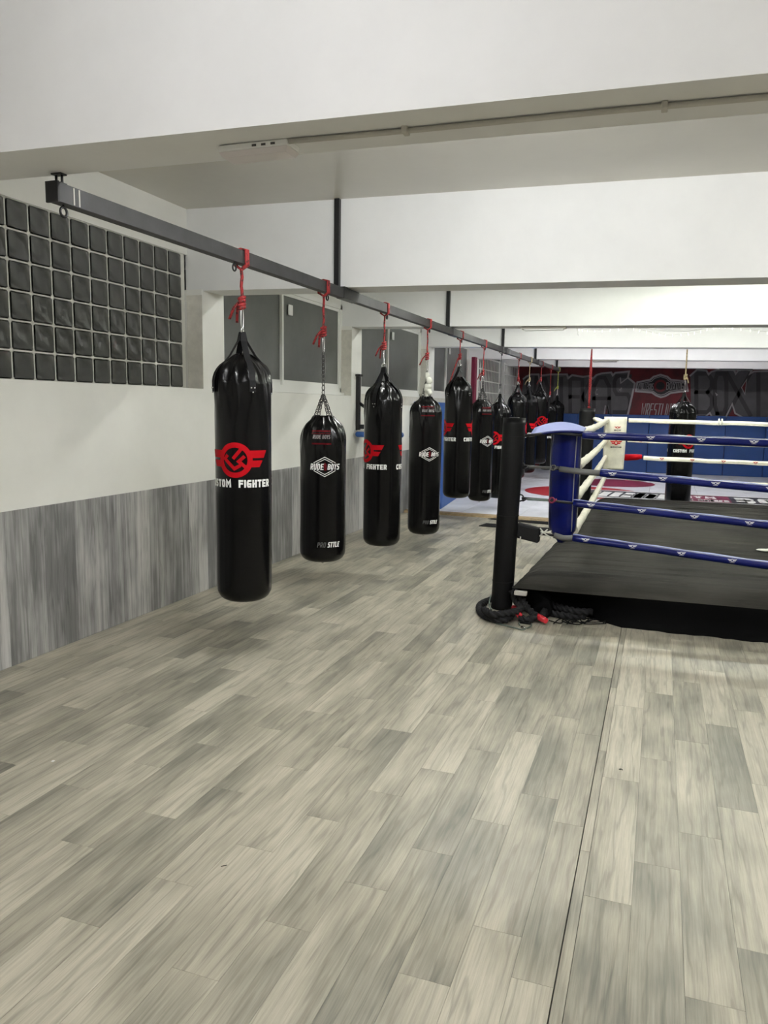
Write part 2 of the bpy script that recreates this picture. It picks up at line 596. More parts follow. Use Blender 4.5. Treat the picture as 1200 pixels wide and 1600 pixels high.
def stroke_quads(pts, w, close=False):
    """thick polyline as quads with mitred joints"""
    P = [Vector((p[0], p[1])) for p in pts]
    n = len(P)
    L, Rr = [], []
    for i in range(n):
        a = P[i] - P[i - 1] if i > 0 else (P[i] - P[-1] if close else None)
        b = P[(i + 1) % n] - P[i] if (i < n - 1 or close) else None
        if a is None: a = b
        if b is None: b = a
        a, b = a.normalized(), b.normalized()
        t = a + b
        if t.length < 1e-4:
            t = a
        t.normalize()
        nn = Vector((-t.y, t.x))
        ca = max(0.45, nn.dot(Vector((-a.y, a.x))))
        ext = Vector((0, 0))
        if not close and i == 0: ext = -a * (w / 2)
        if not close and i == n - 1: ext = b * (w / 2)
        L.append(P[i] + ext + nn * (w / 2 / ca))
        Rr.append(P[i] + ext - nn * (w / 2 / ca))
    out = []
    for i in range(n if close else n - 1):
        j = (i + 1) % n
        out.append([tuple(Rr[i]), tuple(Rr[j]), tuple(L[j]), tuple(L[i])])
    return out


def text_quads(s, width, height, weight=0.2, slant=0.0, gap=0.28, origin=(0, 0), aspect=None, cond=None):
    """quads of a centred line of text, width x height; weight is stroke width / height"""
    adv = []
    for ch in s:
        adv.append(0.55 if ch in ' ' else (0.35 if ch == 'I' else (1.25 if ch in 'MW' else 1.0)))
    tot = sum(adv) + gap * (len(s) - 1)
    k = width / tot
    x = -width / 2
    w = weight * height
    out = []
    for ch, a in zip(s, adv):
        for st in GL.get(ch, []):
            cw = a * k - w
            if ch == 'I':
                pts = [(x + a * k / 2, w / 2 + p[1] * (height - w)) for p in st]
            else:
                pts = [(x + w / 2 + p[0] * cw, w / 2 + p[1] * (height - w)) for p in st]
            pts = [(px + slant * py, py) for px, py in pts]
            out += stroke_quads(pts, w)
        x += (a + gap) * k
    return [[(px + origin[0], py - height / 2 + origin[1]) for px, py in q] for q in out]


def add_flat(mb, quads, fn, step=0.02):
    """map 2D quads to a surface through fn(u, v), dividing them so they follow it"""
    for q in quads:
        if len(q) == 3:
            q = [q[0], q[1], q[2], q[2]]
        a, b, c, d = [Vector(p) for p in q]
        nu = max(1, math.ceil(max((b - a).length, (c - d).length) / step))
        nv = max(1, math.ceil(max((d - a).length, (c - b).length) / step))
        vs, fs = [], []
        for j in range(nv + 1):
            for i in range(nu + 1):
                s, t = i / nu, j / nv
                p = (a * (1 - s) + b * s) * (1 - t) + (d * (1 - s) + c * s) * t
                vs.append(fn(p.x, p.y))
        for j in range(nv):
            for i in range(nu):
                o = j * (nu + 1) + i
                fs.append((o, o + 1, o + nu + 2, o + nu + 1))
        mb.add(vs, fs)
    return mb


# ------------------------------------------------------------------ the room
WX = -3.98            # face of the left wall
RX = -4.14            # recessed plane of windows and glass blocks
Y_FAR = 22.6
Y_BACK = -4.4
X_RIGHT = 6.4
SL = 0.015            # the beams and the ceiling fall slightly to the right
BEAMS = [(-1.05, 2.775), (2.60, 2.762), (6.20, 2.746), (9.80, 2.784), (13.45, 2.803), (17.10, 2.821), (20.75, 2.854)]
BEAM_D = 0.33


def beam_z(i, x):
    return BEAMS[i][1] - SL * (x + 2.62)


def ceil_z(x, y):
    return 3.462 + 0.0055 * max(0, y - 6.2) - SL * (x + 2.62)


def sloped(mb, x0, x1, y0, y1, zb, zt):
    vs = [(x, y, z(x, y)) for z in (zb, zt) for y in (y0, y1) for x in (x0, x1)]
    return mb.hexa(vs)


# ceiling
mb = MB()
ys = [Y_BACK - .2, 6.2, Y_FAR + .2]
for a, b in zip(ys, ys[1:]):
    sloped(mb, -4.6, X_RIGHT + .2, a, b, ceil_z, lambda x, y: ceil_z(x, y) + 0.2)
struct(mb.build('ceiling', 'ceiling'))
# beams
for i, (y, zb) in enumerate(BEAMS):
    mb = MB()
    sloped(mb, RX - .02, X_RIGHT, y, y + BEAM_D, lambda x, yy, i=i: beam_z(i, x), lambda x, yy: ceil_z(x, yy) + 0.02)
    struct(mb.build('trim_%d' % (i + 1), 'beam'))

# floor: slab, printed planks in staggered columns, a seam between two sheets
MAT_Y = 12.12
mb = MB()
mb.box(-4.6, Y_BACK - .2, -0.22, X_RIGHT + .2, Y_FAR + .2, -0.012)
floor = struct(mb.build('floor', 'slab'))
PW, PL = 0.1675, 0.972
SEAM = -0.205
cols = []
# right sheet: columns start at x = SEAM, left sheet ends there
x = -0.165
k = 0
cols.append((SEAM + .002, -0.166, 3.95 - .972 * 3))
while x < X_RIGHT:
    cols.append((x, x + PW, 2.686 + 0.290 * k))
    x += PW
    k += 1
x = -0.336
cols.append((x, SEAM - .002, 2.187))
k = 0
xl = -0.336
while xl > WX:
    cols.append((max(xl - PW, WX), xl, 2.381 - 0.3005 * k))
    xl -= PW
    k += 1
planks = []
for (xa, xb, y0) in cols:
    y = y0 - PL * math.ceil((y0 - Y_BACK) / PL)
    while y < MAT_Y + .05:
        ya, yb = max(y, Y_BACK), min(y + PL, MAT_Y + .05)
        y += PL
        if yb - ya < .02:
            continue
        best = None
        vis = False
        for cx, cy in ((xa, ya), (xb, ya), (xa, yb), (xb, yb), ((xa + xb) / 2, (ya + yb) / 2)):
            p = project((cx, cy, 0))
            if p and -30 < p[0] < 1230 and 560 < p[1] < 1640:
                vis = True
        inside_ring = xa > -1.0 and ya > 6.6
        d = math.hypot((xa + xb) / 2, (ya + yb) / 2)
        planks.append((0 if (vis and not inside_ring) else 1, d, xa, xb, ya, yb))
planks.sort()
std = {}
rest = MB()
rest_r = []
GAP = 0.0005
for n, (hid, d, xa, xb, ya, yb) in enumerate(planks):
    w, l = round(xb - xa, 4), round(yb - ya, 3)
    if n < 300 and not hid:
        if (w, l) not in std:
            b = MB().box(-w / 2 + GAP, -l / 2 + GAP, -0.012, w / 2 - GAP, l / 2 - GAP, 0)
            std[(w, l)] = mesh_only(b, 'floor_plank', 'floor')
        inst('floor_plank', std[(w, l)], floor, ((xa + xb) / 2, (ya + yb) / 2, 0))
    else:
        rest.box(xa + GAP, ya + GAP, -0.012, xb - GAP, yb - GAP, 0)
        rest_r += [random.random()] * 6
ro = rest.build('floor_plank_field', 'floor', floor)
ro['kind'] = 'stuff'
ra = ro.data.attributes.new('rnd', 'FLOAT', 'FACE')
for i, v in enumerate(rest_r):
    ra.data[i].value = v

# left wall: low wall, piers under the beams, back of the recesses
mb = MB()
LEDGE1, LEDGE2 = 1.888, 1.776
mb.box(-4.6, Y_BACK, -0.2, WX, 9.78, LEDGE1)
mb.box(-4.6, 9.78, -0.2, WX, Y_FAR, LEDGE2)
for i, (y, zb) in enumerate(BEAMS):
    mb.box(-4.6, y - .02, LEDGE1 if y < 9 else LEDGE2, WX, y + BEAM_D + .02, zb + .03)
WIN_T = 3.085
BAYS = [(BEAMS[i][0] + BEAM_D, BEAMS[i + 1][0]) for i in range(len(BEAMS) - 1)]
for (a, b) in BAYS:
    mb.box(-4.6, a, WIN_T, RX, b, 3.75)
mb.box(-4.6, BEAMS[-1][0] + BEAM_D, LEDGE2, RX, Y_FAR, 3.75)
mb.box(-4.6, Y_BACK, LEDGE1, RX, BEAMS[0][0], 3.75)
mb.box(-4.6, BAYS[0][0], LEDGE1, RX, BAYS[0][1], WIN_T)
mb.box(-4.30, BAYS[1][0], LEDGE1, RX, 3.30, WIN_T)
wall_left = struct(mb.build('wall_left', 'wall'))
# bare plaster on the edges of the recesses
mb = MB()
for i in (2, 3, 4):
    y = BEAMS[i][0] - .02
    mb.box(RX, y - .004, LEDGE2 if i > 2 else LEDGE1, WX + .002, y, BEAMS[i][1] - .02)
mb.box(RX - .02, 10.15, LEDGE2, WX - .03, 13.43, 1.925)
mb.box(RX - .02, 13.80, LEDGE2, WX - .03, 17.08, 1.925)
mb.build('bare_plaster', 'plaster', wall_left)
# grey laminate boards along the foot of the wall
y = Y_BACK
bw = [0.30, 0.335, 0.30, 0.34, 0.225, 0.30, 0.27, 0.31]
k = 0
bmesh_cache = {}
y = 3.815 - 0.3 * 28
edges = [y]
while edges[-1] < Y_FAR:
    edges.append(edges[-1] + (0.30 if edges[-1] < 3.7 else bw[k % len(bw)]))
    if edges[-1] > 3.7:
        k += 1
for a, b in zip(edges, edges[1:]):
    a, b = max(a, Y_BACK), min(b, Y_FAR)
    if b - a < .02:
        continue
    w = round(b - a, 3)
    if w not in bmesh_cache:
        bx = MB().box(0, -w / 2 + .0008, 0.002, 0.011, w / 2 - .0008, 1.038)
        bmesh_cache[w] = mesh_only(bx, 'wall_board', 'board')
    inst('wall_board', bmesh_cache[w], wall_left, (WX, (a + b) / 2, 0))

# far wall, right wall, wall behind
wall_far = struct(MB().box(-4.6, Y_FAR, -0.2, X_RIGHT + .2, Y_FAR + .2, 3.8).build('wall_far', 'mural_red'))
struct(MB().box(X_RIGHT, Y_BACK, -0.2, X_RIGHT + .2, Y_FAR, 3.8).build('wall_right', 'wall'))
struct(MB().box(-4.6, Y_BACK - .2, -0.2, X_RIGHT + .2, Y_BACK, 3.8).build('wall_back', 'wall'))
# lightwell wall outside the windows
struct(MB().box(-6.1, -4.6, -0.2, -5.9, 23, 4.2).build('wall_outside', 'outside'))

# glass-block window
PITCH_B = 0.1985
z0b = 1.893
ye = 6.112
nc = 14
mb = MB().box(-4.22, ye - nc * PITCH_B - .01, LEDGE1 - .004, RX - .012, 6.165, WIN_T + .004)
win1 = struct(mb.build('window_1', 'mortar'))
bm_ = bmesh.new()
bmesh.ops.create_cube(bm_, size=1)
for v in bm_.verts:
    v.co = Vector((v.co.x * 0.06, v.co.y * 0.187, v.co.z * 0.187))
bmesh.ops.bevel(bm_, geom=list(bm_.edges), offset=0.008, segments=2, affect='EDGES')
bme = bpy.data.meshes.new('glass_block')
bm_.to_mesh(bme)
bm_.free()
bme.materials.append(M['block'])
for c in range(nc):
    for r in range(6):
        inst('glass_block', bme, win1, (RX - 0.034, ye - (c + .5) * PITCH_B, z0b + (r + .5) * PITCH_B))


# sliding windows
def sliding_window(n, ya, yb, zb, zt, div):
    mb = MB()
    t = 0.055
    x0, x1 = RX - .05, RX + .012
    mb.box(x0, ya, zb, x1, ya + t, zt)
    mb.box(x0, yb - t, zb, x1, yb, zt)
    mb.box(x0, ya, zt - t, x1, yb, zt)
    mb.box(x0, ya, zb, x1, yb, zb + t)
    mb.box(x0 - .01, ya - .02, zb - .035, RX + .06, yb + .02, zb)
    w = struct(mb.build('window_%d' % n, 'frame_white'))
    for k, (a, b, dx) in enumerate(((ya + t, div + .02, -.03), (div - .02, yb - t, 0))):
        s = MB()
        f = .035
        X0, X1 = RX - .03 + dx, RX - .005 + dx
        s.box(X0, a, zb + t, X1, a + f, zt - t)
        s.box(X0, b - f, zb + t, X1, b, zt - t)
        s.box(X0, a + f, zb + t, X1, b - f, zb + t + f + .02)
        s.box(X0, a + f, zt - t - f, X1, b - f, zt - t)
        so = s.build('sash', 'frame_white', w)
        MB().box(X0 + .008, a + f, zb + t + f, X1 - .010, b - f, zt - t - f).build('pane', 'pane', so)
    MB().bbox(RX - .004, div + .12, zt - .30, RX + .012, div + .22, zt - .18, .003).build('window_catch', 'plastic_white', w)
    return w


sliding_window(2, 6.56, 9.80, 1.93, WIN_T, 8.10)
sliding_window(3, 10.16, 13.44, 1.93, WIN_T + .03, 11.75)
sliding_window(4, 13.80, 17.08, 1.96, WIN_T + .04, 15.28)

# barred windows further on
for (n, ya, yb, lab) in ((5, 17.45, 20.72, 'white barred grille on the window beside the red upright'),):
    w = struct(MB().box(RX - .03, ya, LEDGE2, RX - .015, yb, WIN_T).build('window_%d' % n, 'pane'))


def grille(ya, yb, zb, zt, lab, nh, nv):
    g = thing('window_grille', lab, 'grille', (WX + .02, (ya + yb) / 2, zb))
    g['group'] = 'white barred grilles on the left wall'
    X = WX + .03
    L = (WX + .02, (ya + yb) / 2, zb)

    def part(name, *bx):
        m_ = MB()
        m_.box(bx[0] - L[0], bx[1] - L[1], bx[2] - L[2], bx[3] - L[0], bx[4] - L[1], bx[5] - L[2])
        return m_.build(name, 'frame_white', g)
    part('frame_post', X - .02, ya, zb, X + .02, ya + .09, zt)
    part('frame_post', X - .02, yb - .09, zb, X + .02, yb, zt)
    for i in range(nh):
        z = zb + .03 + (zt - zb - .06) * i / (nh - 1)
        part('horizontal_bar', X - .012, ya + .09, z - .011, X + .012, yb - .09, z + .011)
    m_ = MB()
    for i in range(1, nv):
        y = ya + (yb - ya) * i / nv
        m_.box(X - .006 - L[0], y - .007 - L[1], 0, X + .006 - L[0], y + .007 - L[1], zt - zb)
    m_.build('upright_bars', 'frame_white', g)['kind'] = 'stuff'


grille(17.15, 19.75, 1.30, 2.93, 'white barred window grille right beside the red upright', 7, 15)
grille(20.20, 22.40, 1.30, 2.93, 'white barred window grille next to the mural corner', 7, 13)
MB().bbox(WX + .014, 16.66, 0.045, WX + .10, 16.86, 2.85, .01).build('upright', 'mat_crimson')
tag(bpy.data.objects['upright'], 'narrow dark red upright on the left wall before the grilles', 'upright')

# ------------------------------------------------------------------ lamps
for (x, y, z, L, st, c, where) in LAMPS:
    zc = min(z, ceil_z(x + L / 2, y) - .06)
    t = thing('batten_lamp', 'white batten lamp above the ' + where, 'lamp', (x, y, zc))
    MB().bbox(-L / 2 - .04, -.035, .025, L / 2 + .04, .035, .06, .006).build('housing', 'plastic_white', t)
    for s in (-1, 1):
        MB().box(s * (L / 2 + .02) - .015, -.02, -.03, s * (L / 2 + .02) + .015, .02, .03).build('lamp_holder', 'plastic_white', t)
    if y > 6.5:
        m_ = MB()
        for s in (-1, 1):
            vs = [(xx, s * yy, zz) for (yy, zz) in ((.034, .026), (.110, -.014), (.110, -.010), (.034, .030)) for xx in (-L / 2 - .03, L / 2 + .03)]
            m_.add(vs, [(0, 1, 3, 2), (2, 3, 5, 4), (4, 5, 7, 6), (6, 7, 1, 0), (0, 2, 4, 6), (1, 7, 5, 3)])
        m_.build('reflector', 'plastic_white', t)
    MB().tube([(-L / 2, 0, -.005), (L / 2, 0, -.005)], .018, 8).build('tube', emitter('lamp_tube', c, st), t)

# ------------------------------------------------------------------ near beam: emergency light, conduit
def beam_pt(i, x, y, dz=0):
    return Vector((x, y, beam_z(i, x) + dz))


p = beam_pt(1, -1.535, 2.80)
t = thing('emergency_light', 'white emergency light under the nearest beam, conduit running off it', 'light', (p.x, p.y, p.z))
MB().bbox(-.150, -.055, -.026, .150, .055, -.001, .006).build('housing', 'plastic_white', t)
mb = MB()
mb.hexa([(-.135, -.043, -.045), (.135, -.043, -.045), (-.135, .043, -.045), (.135, .043, -.045),
         (-.147, -.053, -.026), (.147, -.053, -.026), (-.147, .053, -.026), (.147, .053, -.026)])
mb.build('lens', simple('frosted_lens', (0.74, 0.69, 0.68), 0.3), t)
for k in range(3):
    MB().box(.0 + k * .04, -.0570, -.019, .018 + k * .04, -.0548, -.011).build('vent_slot', 'print_grey', t)
pts = [beam_pt(1, x, 2.752 + 0.003 * math.sin(x * 5), -.011) for x in [-1.38 + .2 * k for k in range(30)]]
t = thing('conduit', 'thin painted conduit clipped along the underside of the nearest beam', 'conduit', tuple(pts[0]))
MB().tube([q - pts[0] for q in pts], .0095, 8).build('pipe', 'conduit', t)
for x in (-.92, -.05, .95, 1.9, 2.9, 3.9):
    q = beam_pt(1, x, 2.752) - pts[0]
    MB().bbox(q.x - .010, q.y - .022, q.z - .024, q.x + .010, q.y + .022, q.z, .003).build('clip', 'conduit', t)
for (i, px, py, lab, dark, L) in ((3, 850, 511, 'slim white light under the third beam, above the black bags', 0, .55), (5, 945, 563, 'small slim light under the beam in front of the mural', 1, .55),
                                  (6, 1150, 574, 'dark slim fixture under the last beam, over the mural lettering', 2, .75)):
    q = at(px, py, 1, BEAMS[i][0] + .12)
    q.z = beam_z(i, q.x)
    t = thing('ceiling_light', lab, 'light', tuple(q))
    MB().bbox(-L / 2, -.05, -.03, L / 2, .05, -.001, .006).build('housing', 'black_steel' if dark == 2 else 'conduit', t)
    MB().bbox(-L / 2 + .03, -.04, -.045, L / 2 - .03, .04, -.029, .005).build('lens', 'print_grey' if dark else 'plastic_white', t)

# string lights along the fourth beam
Ys = BEAMS[4][0] - .012
key = [(902, 513), (912, 515), (935, 516), (960, 514), (985, 511), (1005, 516), (1025, 520), (1045, 523), (1070, 521), (1090, 518), (1110, 512), (1128, 509), (1150, 512), (1180, 516), (1205, 519)]
pts = [at(a, b, 1, Ys) for a, b in key]
org = pts[0].copy()
t = thing('string_lights', 'thin white string of small lights looped across the fourth beam', 'string lights', tuple(org))
MB().tube([q - org for q in pts], .006, 6).build('wire', 'plastic_white', t)
MB().tube([pts[0] - org, at(903.5, 524, 1, Ys) - org], .006, 6).build('wire', 'plastic_white', t)
MB().tube([at(985, 511, 1, Ys) - org, at(1010, 513, 1, Ys) - org, at(1040, 517, 1, Ys) - org, at(1075, 517, 1, Ys) - org, at(1108, 512, 1, Ys) - org], .005, 6).build('wire', 'plastic_white', t)
bulb_me = mesh_only(MB().tube([(0, 0, 0), (0, 0, -.04)], [.007, .004], 6), 'bulb', emitter('bulb_glow', (1, 0.97, 0.85), 1.2))
for k in range(len(key) - 1):
    for s in (0.25, 0.75):
        q = pts[k].lerp(pts[k + 1], s)
        inst('bulb', bulb_me, t, q - org, (0, random.uniform(-.3, .3), 0))

# ------------------------------------------------------------------ steel rail for the bags
RAILX, RAIL_W, RAIL_H = -2.605, 0.062, 0.082


def rail_z(y):
    return 2.642 + 0.0055 * (y - 4.5)


R0 = (RAILX, 2.86, rail_z(2.86))
rail = thing('bag_rail', 'long grey steel rail hung below the beams, carrying the row of black bags', 'rail', R0)


def rail_seg(y0, y1, mat, name):
    m_ = MB()
    w = RAIL_W / 2
    vs = [(RAILX + sx * w, y, rail_z(y) + dz) for dz in (0, RAIL_H) for y in (y0, y1) for sx in (-1, 1)]
    m_.hexa([tuple(Vector(v) - Vector(R0)) for v in vs])
    return m_.build(name, mat, rail)


seg = [2.87, 6.48, 10.1, 13.75, 17.4, 20.95]
for a, b in zip(seg, seg[1:]):
    rail_seg(a, b, 'rail', 'rail_tube')
for b in seg[1:-1]:
    m_ = MB()
    w = RAIL_W / 2 + .004
    vs = [(RAILX + sx * w, y, rail_z(y) + dz) for dz in (-.003, RAIL_H + .004) for y in (b - .34, b + .002) for sx in (-1, 1)]
    m_.hexa([tuple(Vector(v) - Vector(R0)) for v in vs])
    m_.build('joint_sleeve', 'black_steel', rail)
m_ = MB()
m_.box(-RAIL_W / 2 - .003, 0, -.004, RAIL_W / 2 + .003, .012, RAIL_H + .004)
m_.build('end_plate', 'black_steel', rail)
m_ = MB()
zt_ = beam_z(1, RAILX) - R0[2] - .001
m_.box(-.026, .030, RAIL_H, .026, .07, RAIL_H + .006)
m_.box(-.028, .030, zt_ - .006, .028, .068, zt_)
for dx in (-.016, .016):
    m_.tube([(dx, .05, RAIL_H), (dx, .05, zt_)], .006, 6)
m_.build('beam_bracket', 'black_steel', rail)
for k in range(2):
    MB().box(RAIL_W / 2 - .001, .10 + k * .035, .004, RAIL_W / 2 + .002, .108 + k * .035, RAIL_H - .004).build('weld_mark', 'conduit', rail)
for i in range(2, 7):
    yb = BEAMS[i][0]
    m_ = MB()
    zt = ceil_z(-2.65, yb)
    m_.box(-.022 - .045, yb - .045 - R0[1], rail_z(yb) + RAIL_H - .02 - R0[2], .022 - .045, yb - .004 - R0[1], zt - R0[2] - .004)
    m_.build('hanger', 'black_steel', rail)
    m_ = MB()
    m_.box(-.038, yb - .055 - R0[1], rail_z(yb) + RAIL_H - R0[2], .038, yb + .02 - R0[1], rail_z(yb) + RAIL_H + .012 - R0[2])
    m_.build('hanger_plate', 'black_steel', rail)
eye = MB()
eye.torus((0, 0, -.032), .021, .006, (0, 1, 0), (0, 0, 1))
eye.tube([(0, 0, .0), (0, 0, -.012)], .006, 6)
eye_me = mesh_only(eye, 'eye_bolt', 'black_steel')
BAG_Y = [4.51, 5.80, 7.25, 8.73, 10.27, 11.74, 13.10, 14.80, 16.10, 17.70, 19.30, 20.70]
inst('eye_bolt', eye_me, rail, (.0, 2.93 - R0[1], 0.0))
for y in BAG_Y:
    inst('eye_bolt', eye_me, rail, (0, y - .09 - R0[1] if y < 5 else y + .07 - R0[1], rail_z(y) - R0[2]))

# ------------------------------------------------------------------ bags
def chain_mesh(mb, a, b, link=0.042, wire=0.0040):
    a, b = Vector(a), Vector(b)
    d = b - a
    n = max(1, int(d.length / (link * .72)))
    t = d.normalized()
    u = t.cross(Vector((.3, .8, .1))).normalized()
    v = t.cross(u)
    for i in range(n):
        c = a + d * ((i + .5) / n)
        side = u if i % 2 else v
        mb.torus(c, link * .36, wire, side, t, 8, 4, 1.6)


def carabiner(mb, top, bot, u=(0, 1, 0), r=.0042):
    top, bot = Vector(top), Vector(bot)
    h = (top - bot).length
    c = (top + bot) / 2
    mb.torus(c, .016, r, u, top - bot, 14, 5, h / .032)


def hang_rope(y, knot_z, ring_z, mat, label, tail=True, x=RAILX, top=None, thick=.0085, double=False):
    """cord looped over the rail with a knot, a loose tail and a snap hook"""
    zt = top if top is not None else rail_z(y)
    t = thing('hanging_rope', label, 'rope', (x, y, ring_z))
    t['group'] = 'cords holding the punching bags'
    L = Vector((x, y, ring_z))
    if top is None:
        m_ = MB()
        w, h = RAIL_W / 2 + thick * .9, RAIL_H
        for dy in (-.012, .010):
            lp = [(-w, dy, zt - .006), (-w, dy, zt + h + .006), (0, dy, zt + h + .012), (w, dy, zt + h + .006), (w, dy + .004, zt - .004), (.0, dy / 3, zt - .03)]
            m_.tube([Vector((p[0], p[1], p[2] - ring_z)) for p in lp], thick, 6, closed=True)
        m_.build('rail_loop', mat, t)
    m_ = MB()
    n = 7
    for s in ((-1, 1) if double else (0,)):
        pts = [(s * .012 * math.sin(PI * i / n), .006 * math.sin(i * 1.7 + y), (zt - .02) + (knot_z - zt + .02) * i / n - ring_z) for i in range(n + 1)]
        m_.tube(pts, thick, 6)
    m_.build('cord', mat, t)
    kz = knot_z - ring_z
    m_ = MB()
    for k in range(4):
        m_.torus((0, 0, kz + .012 - k * .021), .019, thick * 1.05, (1, .1 * (-1) ** k, .25), (0, 1, .2), 10, 5)
    m_.build('knot', mat, t)
    if tail:
        rr = random.Random(int(y * 100))
        sx = -1 if rr.random() < .7 else .6
        m_ = MB()
        m_.tube([(sx * .02, 0, kz - .01), (sx * .055, -.01, kz - .05), (sx * .085, -.015, kz - .12)], thick * .9, 6)
        m_.build('loose_end', mat, t)
        if rr.random() < .5:
            m_ = MB()
            m_.tube([(sx * .02, 0, kz - .01), (sx * .04, .01, kz - .06), (sx * .05, .02, kz - .14)], thick * .9, 6)
            m_.build('loose_end', mat, t)
    if kz - .05 > .02:
        m_ = MB()
        carabiner(m_, (0, 0, kz - .045), (0, 0, -.006))
        m_.build('snap_hook', 'chrome', t)
    return t


def smooth_profile(keys, step=.02):
    """denser profile through (z, r) keys, Catmull-Rom"""
    out = []
    for i in range(len(keys) - 1):
        p0 = keys[max(i - 1, 0)]; p1 = keys[i]; p2 = keys[i + 1]; p3 = keys[min(i + 2, len(keys) - 1)]
        n = max(2, int(math.hypot(p2[0] - p1[0], p2[1] - p1[1]) / step))
        for k in range(n):
            t = k / n
            q = []
            for a in (0, 1):
                q.append(.5 * (2 * p1[a] + (-p0[a] + p2[a]) * t + (2 * p0[a] - 5 * p1[a] + 4 * p2[a] - p3[a]) * t * t + (-p0[a] + 3 * p1[a] - 3 * p2[a] + p3[a]) * t ** 3))
            out.append((max(q[1], .002), q[0]))
    out.append((keys[-1][1], keys[-1][0]))
    return out


def cf_emblem():
    """winged ring with two hooked strokes, metres, centred"""
    red = []
    n = 40
    for i in range(n):
        a, b = 2 * PI * i / n, 2 * PI * (i + 1) / n
        ri, ro = .080, .114
        red.append([(ri * math.cos(a), ri * math.sin(a)), (ro * math.cos(a), ro * math.sin(a)), (ro * math.cos(b), ro * math.sin(b)), (ri * math.cos(b), ri * math.sin(b))])

    def c(p):
        return ((p[0] - 450) * .000385, -(p[1] - 435) * .000335)
    for st in ([(303, 362), (268, 408), (440, 600), (520, 548)], [(552, 225), (436, 385)], [(592, 378), (514, 458), (640, 580)]):
        red += stroke_quads([c(p) for p in st], .0225)
    for s in (1, -1):
        for q in ([(100, 66), (232, 66), (205, 14), (113, 14)], [(112, -2), (196, -2), (170, -48), (100, -48)]):
            pts = [(s * p[0] * .00095, p[1] * .00095) for p in q]
            red.append(pts if s == -1 else pts[::-1])
    return red


CF_RED = cf_emblem()
CF_T1 = text_quads('CUSTOM', .215, .050, .26, 0, .16, (-.135, 0))
CF_T2 = text_quads('FIGHTER', .225, .050, .24, 0, .18, (.135, 0))


def rb_logo():
    white, black, red = [], [], []
    hexo = [(0, .078), (.088, .032), (.088, -.032), (0, -.078), (-.088, -.032), (-.088, .032)]
    hexi = [(x * .80, y * .78) for x, y in hexo]
    white += stroke_quads(hexo, .0052, True) + stroke_quads(hexi, .0045, True)
    black.append([(-.120, -.028), (.124, -.028), (.124, .028), (-.120, .028)])
    white += text_quads('RUDE', .110, .050, .165, .14, .20, (-.066, 0)) + text_quads('BOYS', .102, .046, .17, .14, .20, (.072, 0))
    red += [[(-.006, -.03), (.004, -.03), (.006, .01), (-.005, .012)], [(.004, -.03), (.016, -.03), (.010, .012), (.003, .012)], [(-.012, .0), (.016, .0), (.012, .022), (-.008, .022)], [(-.003, .022), (.007, .022), (.007, .034), (-.003, .034)]]
    return white, black, red


RB_W, RB_B, RB_R = rb_logo()


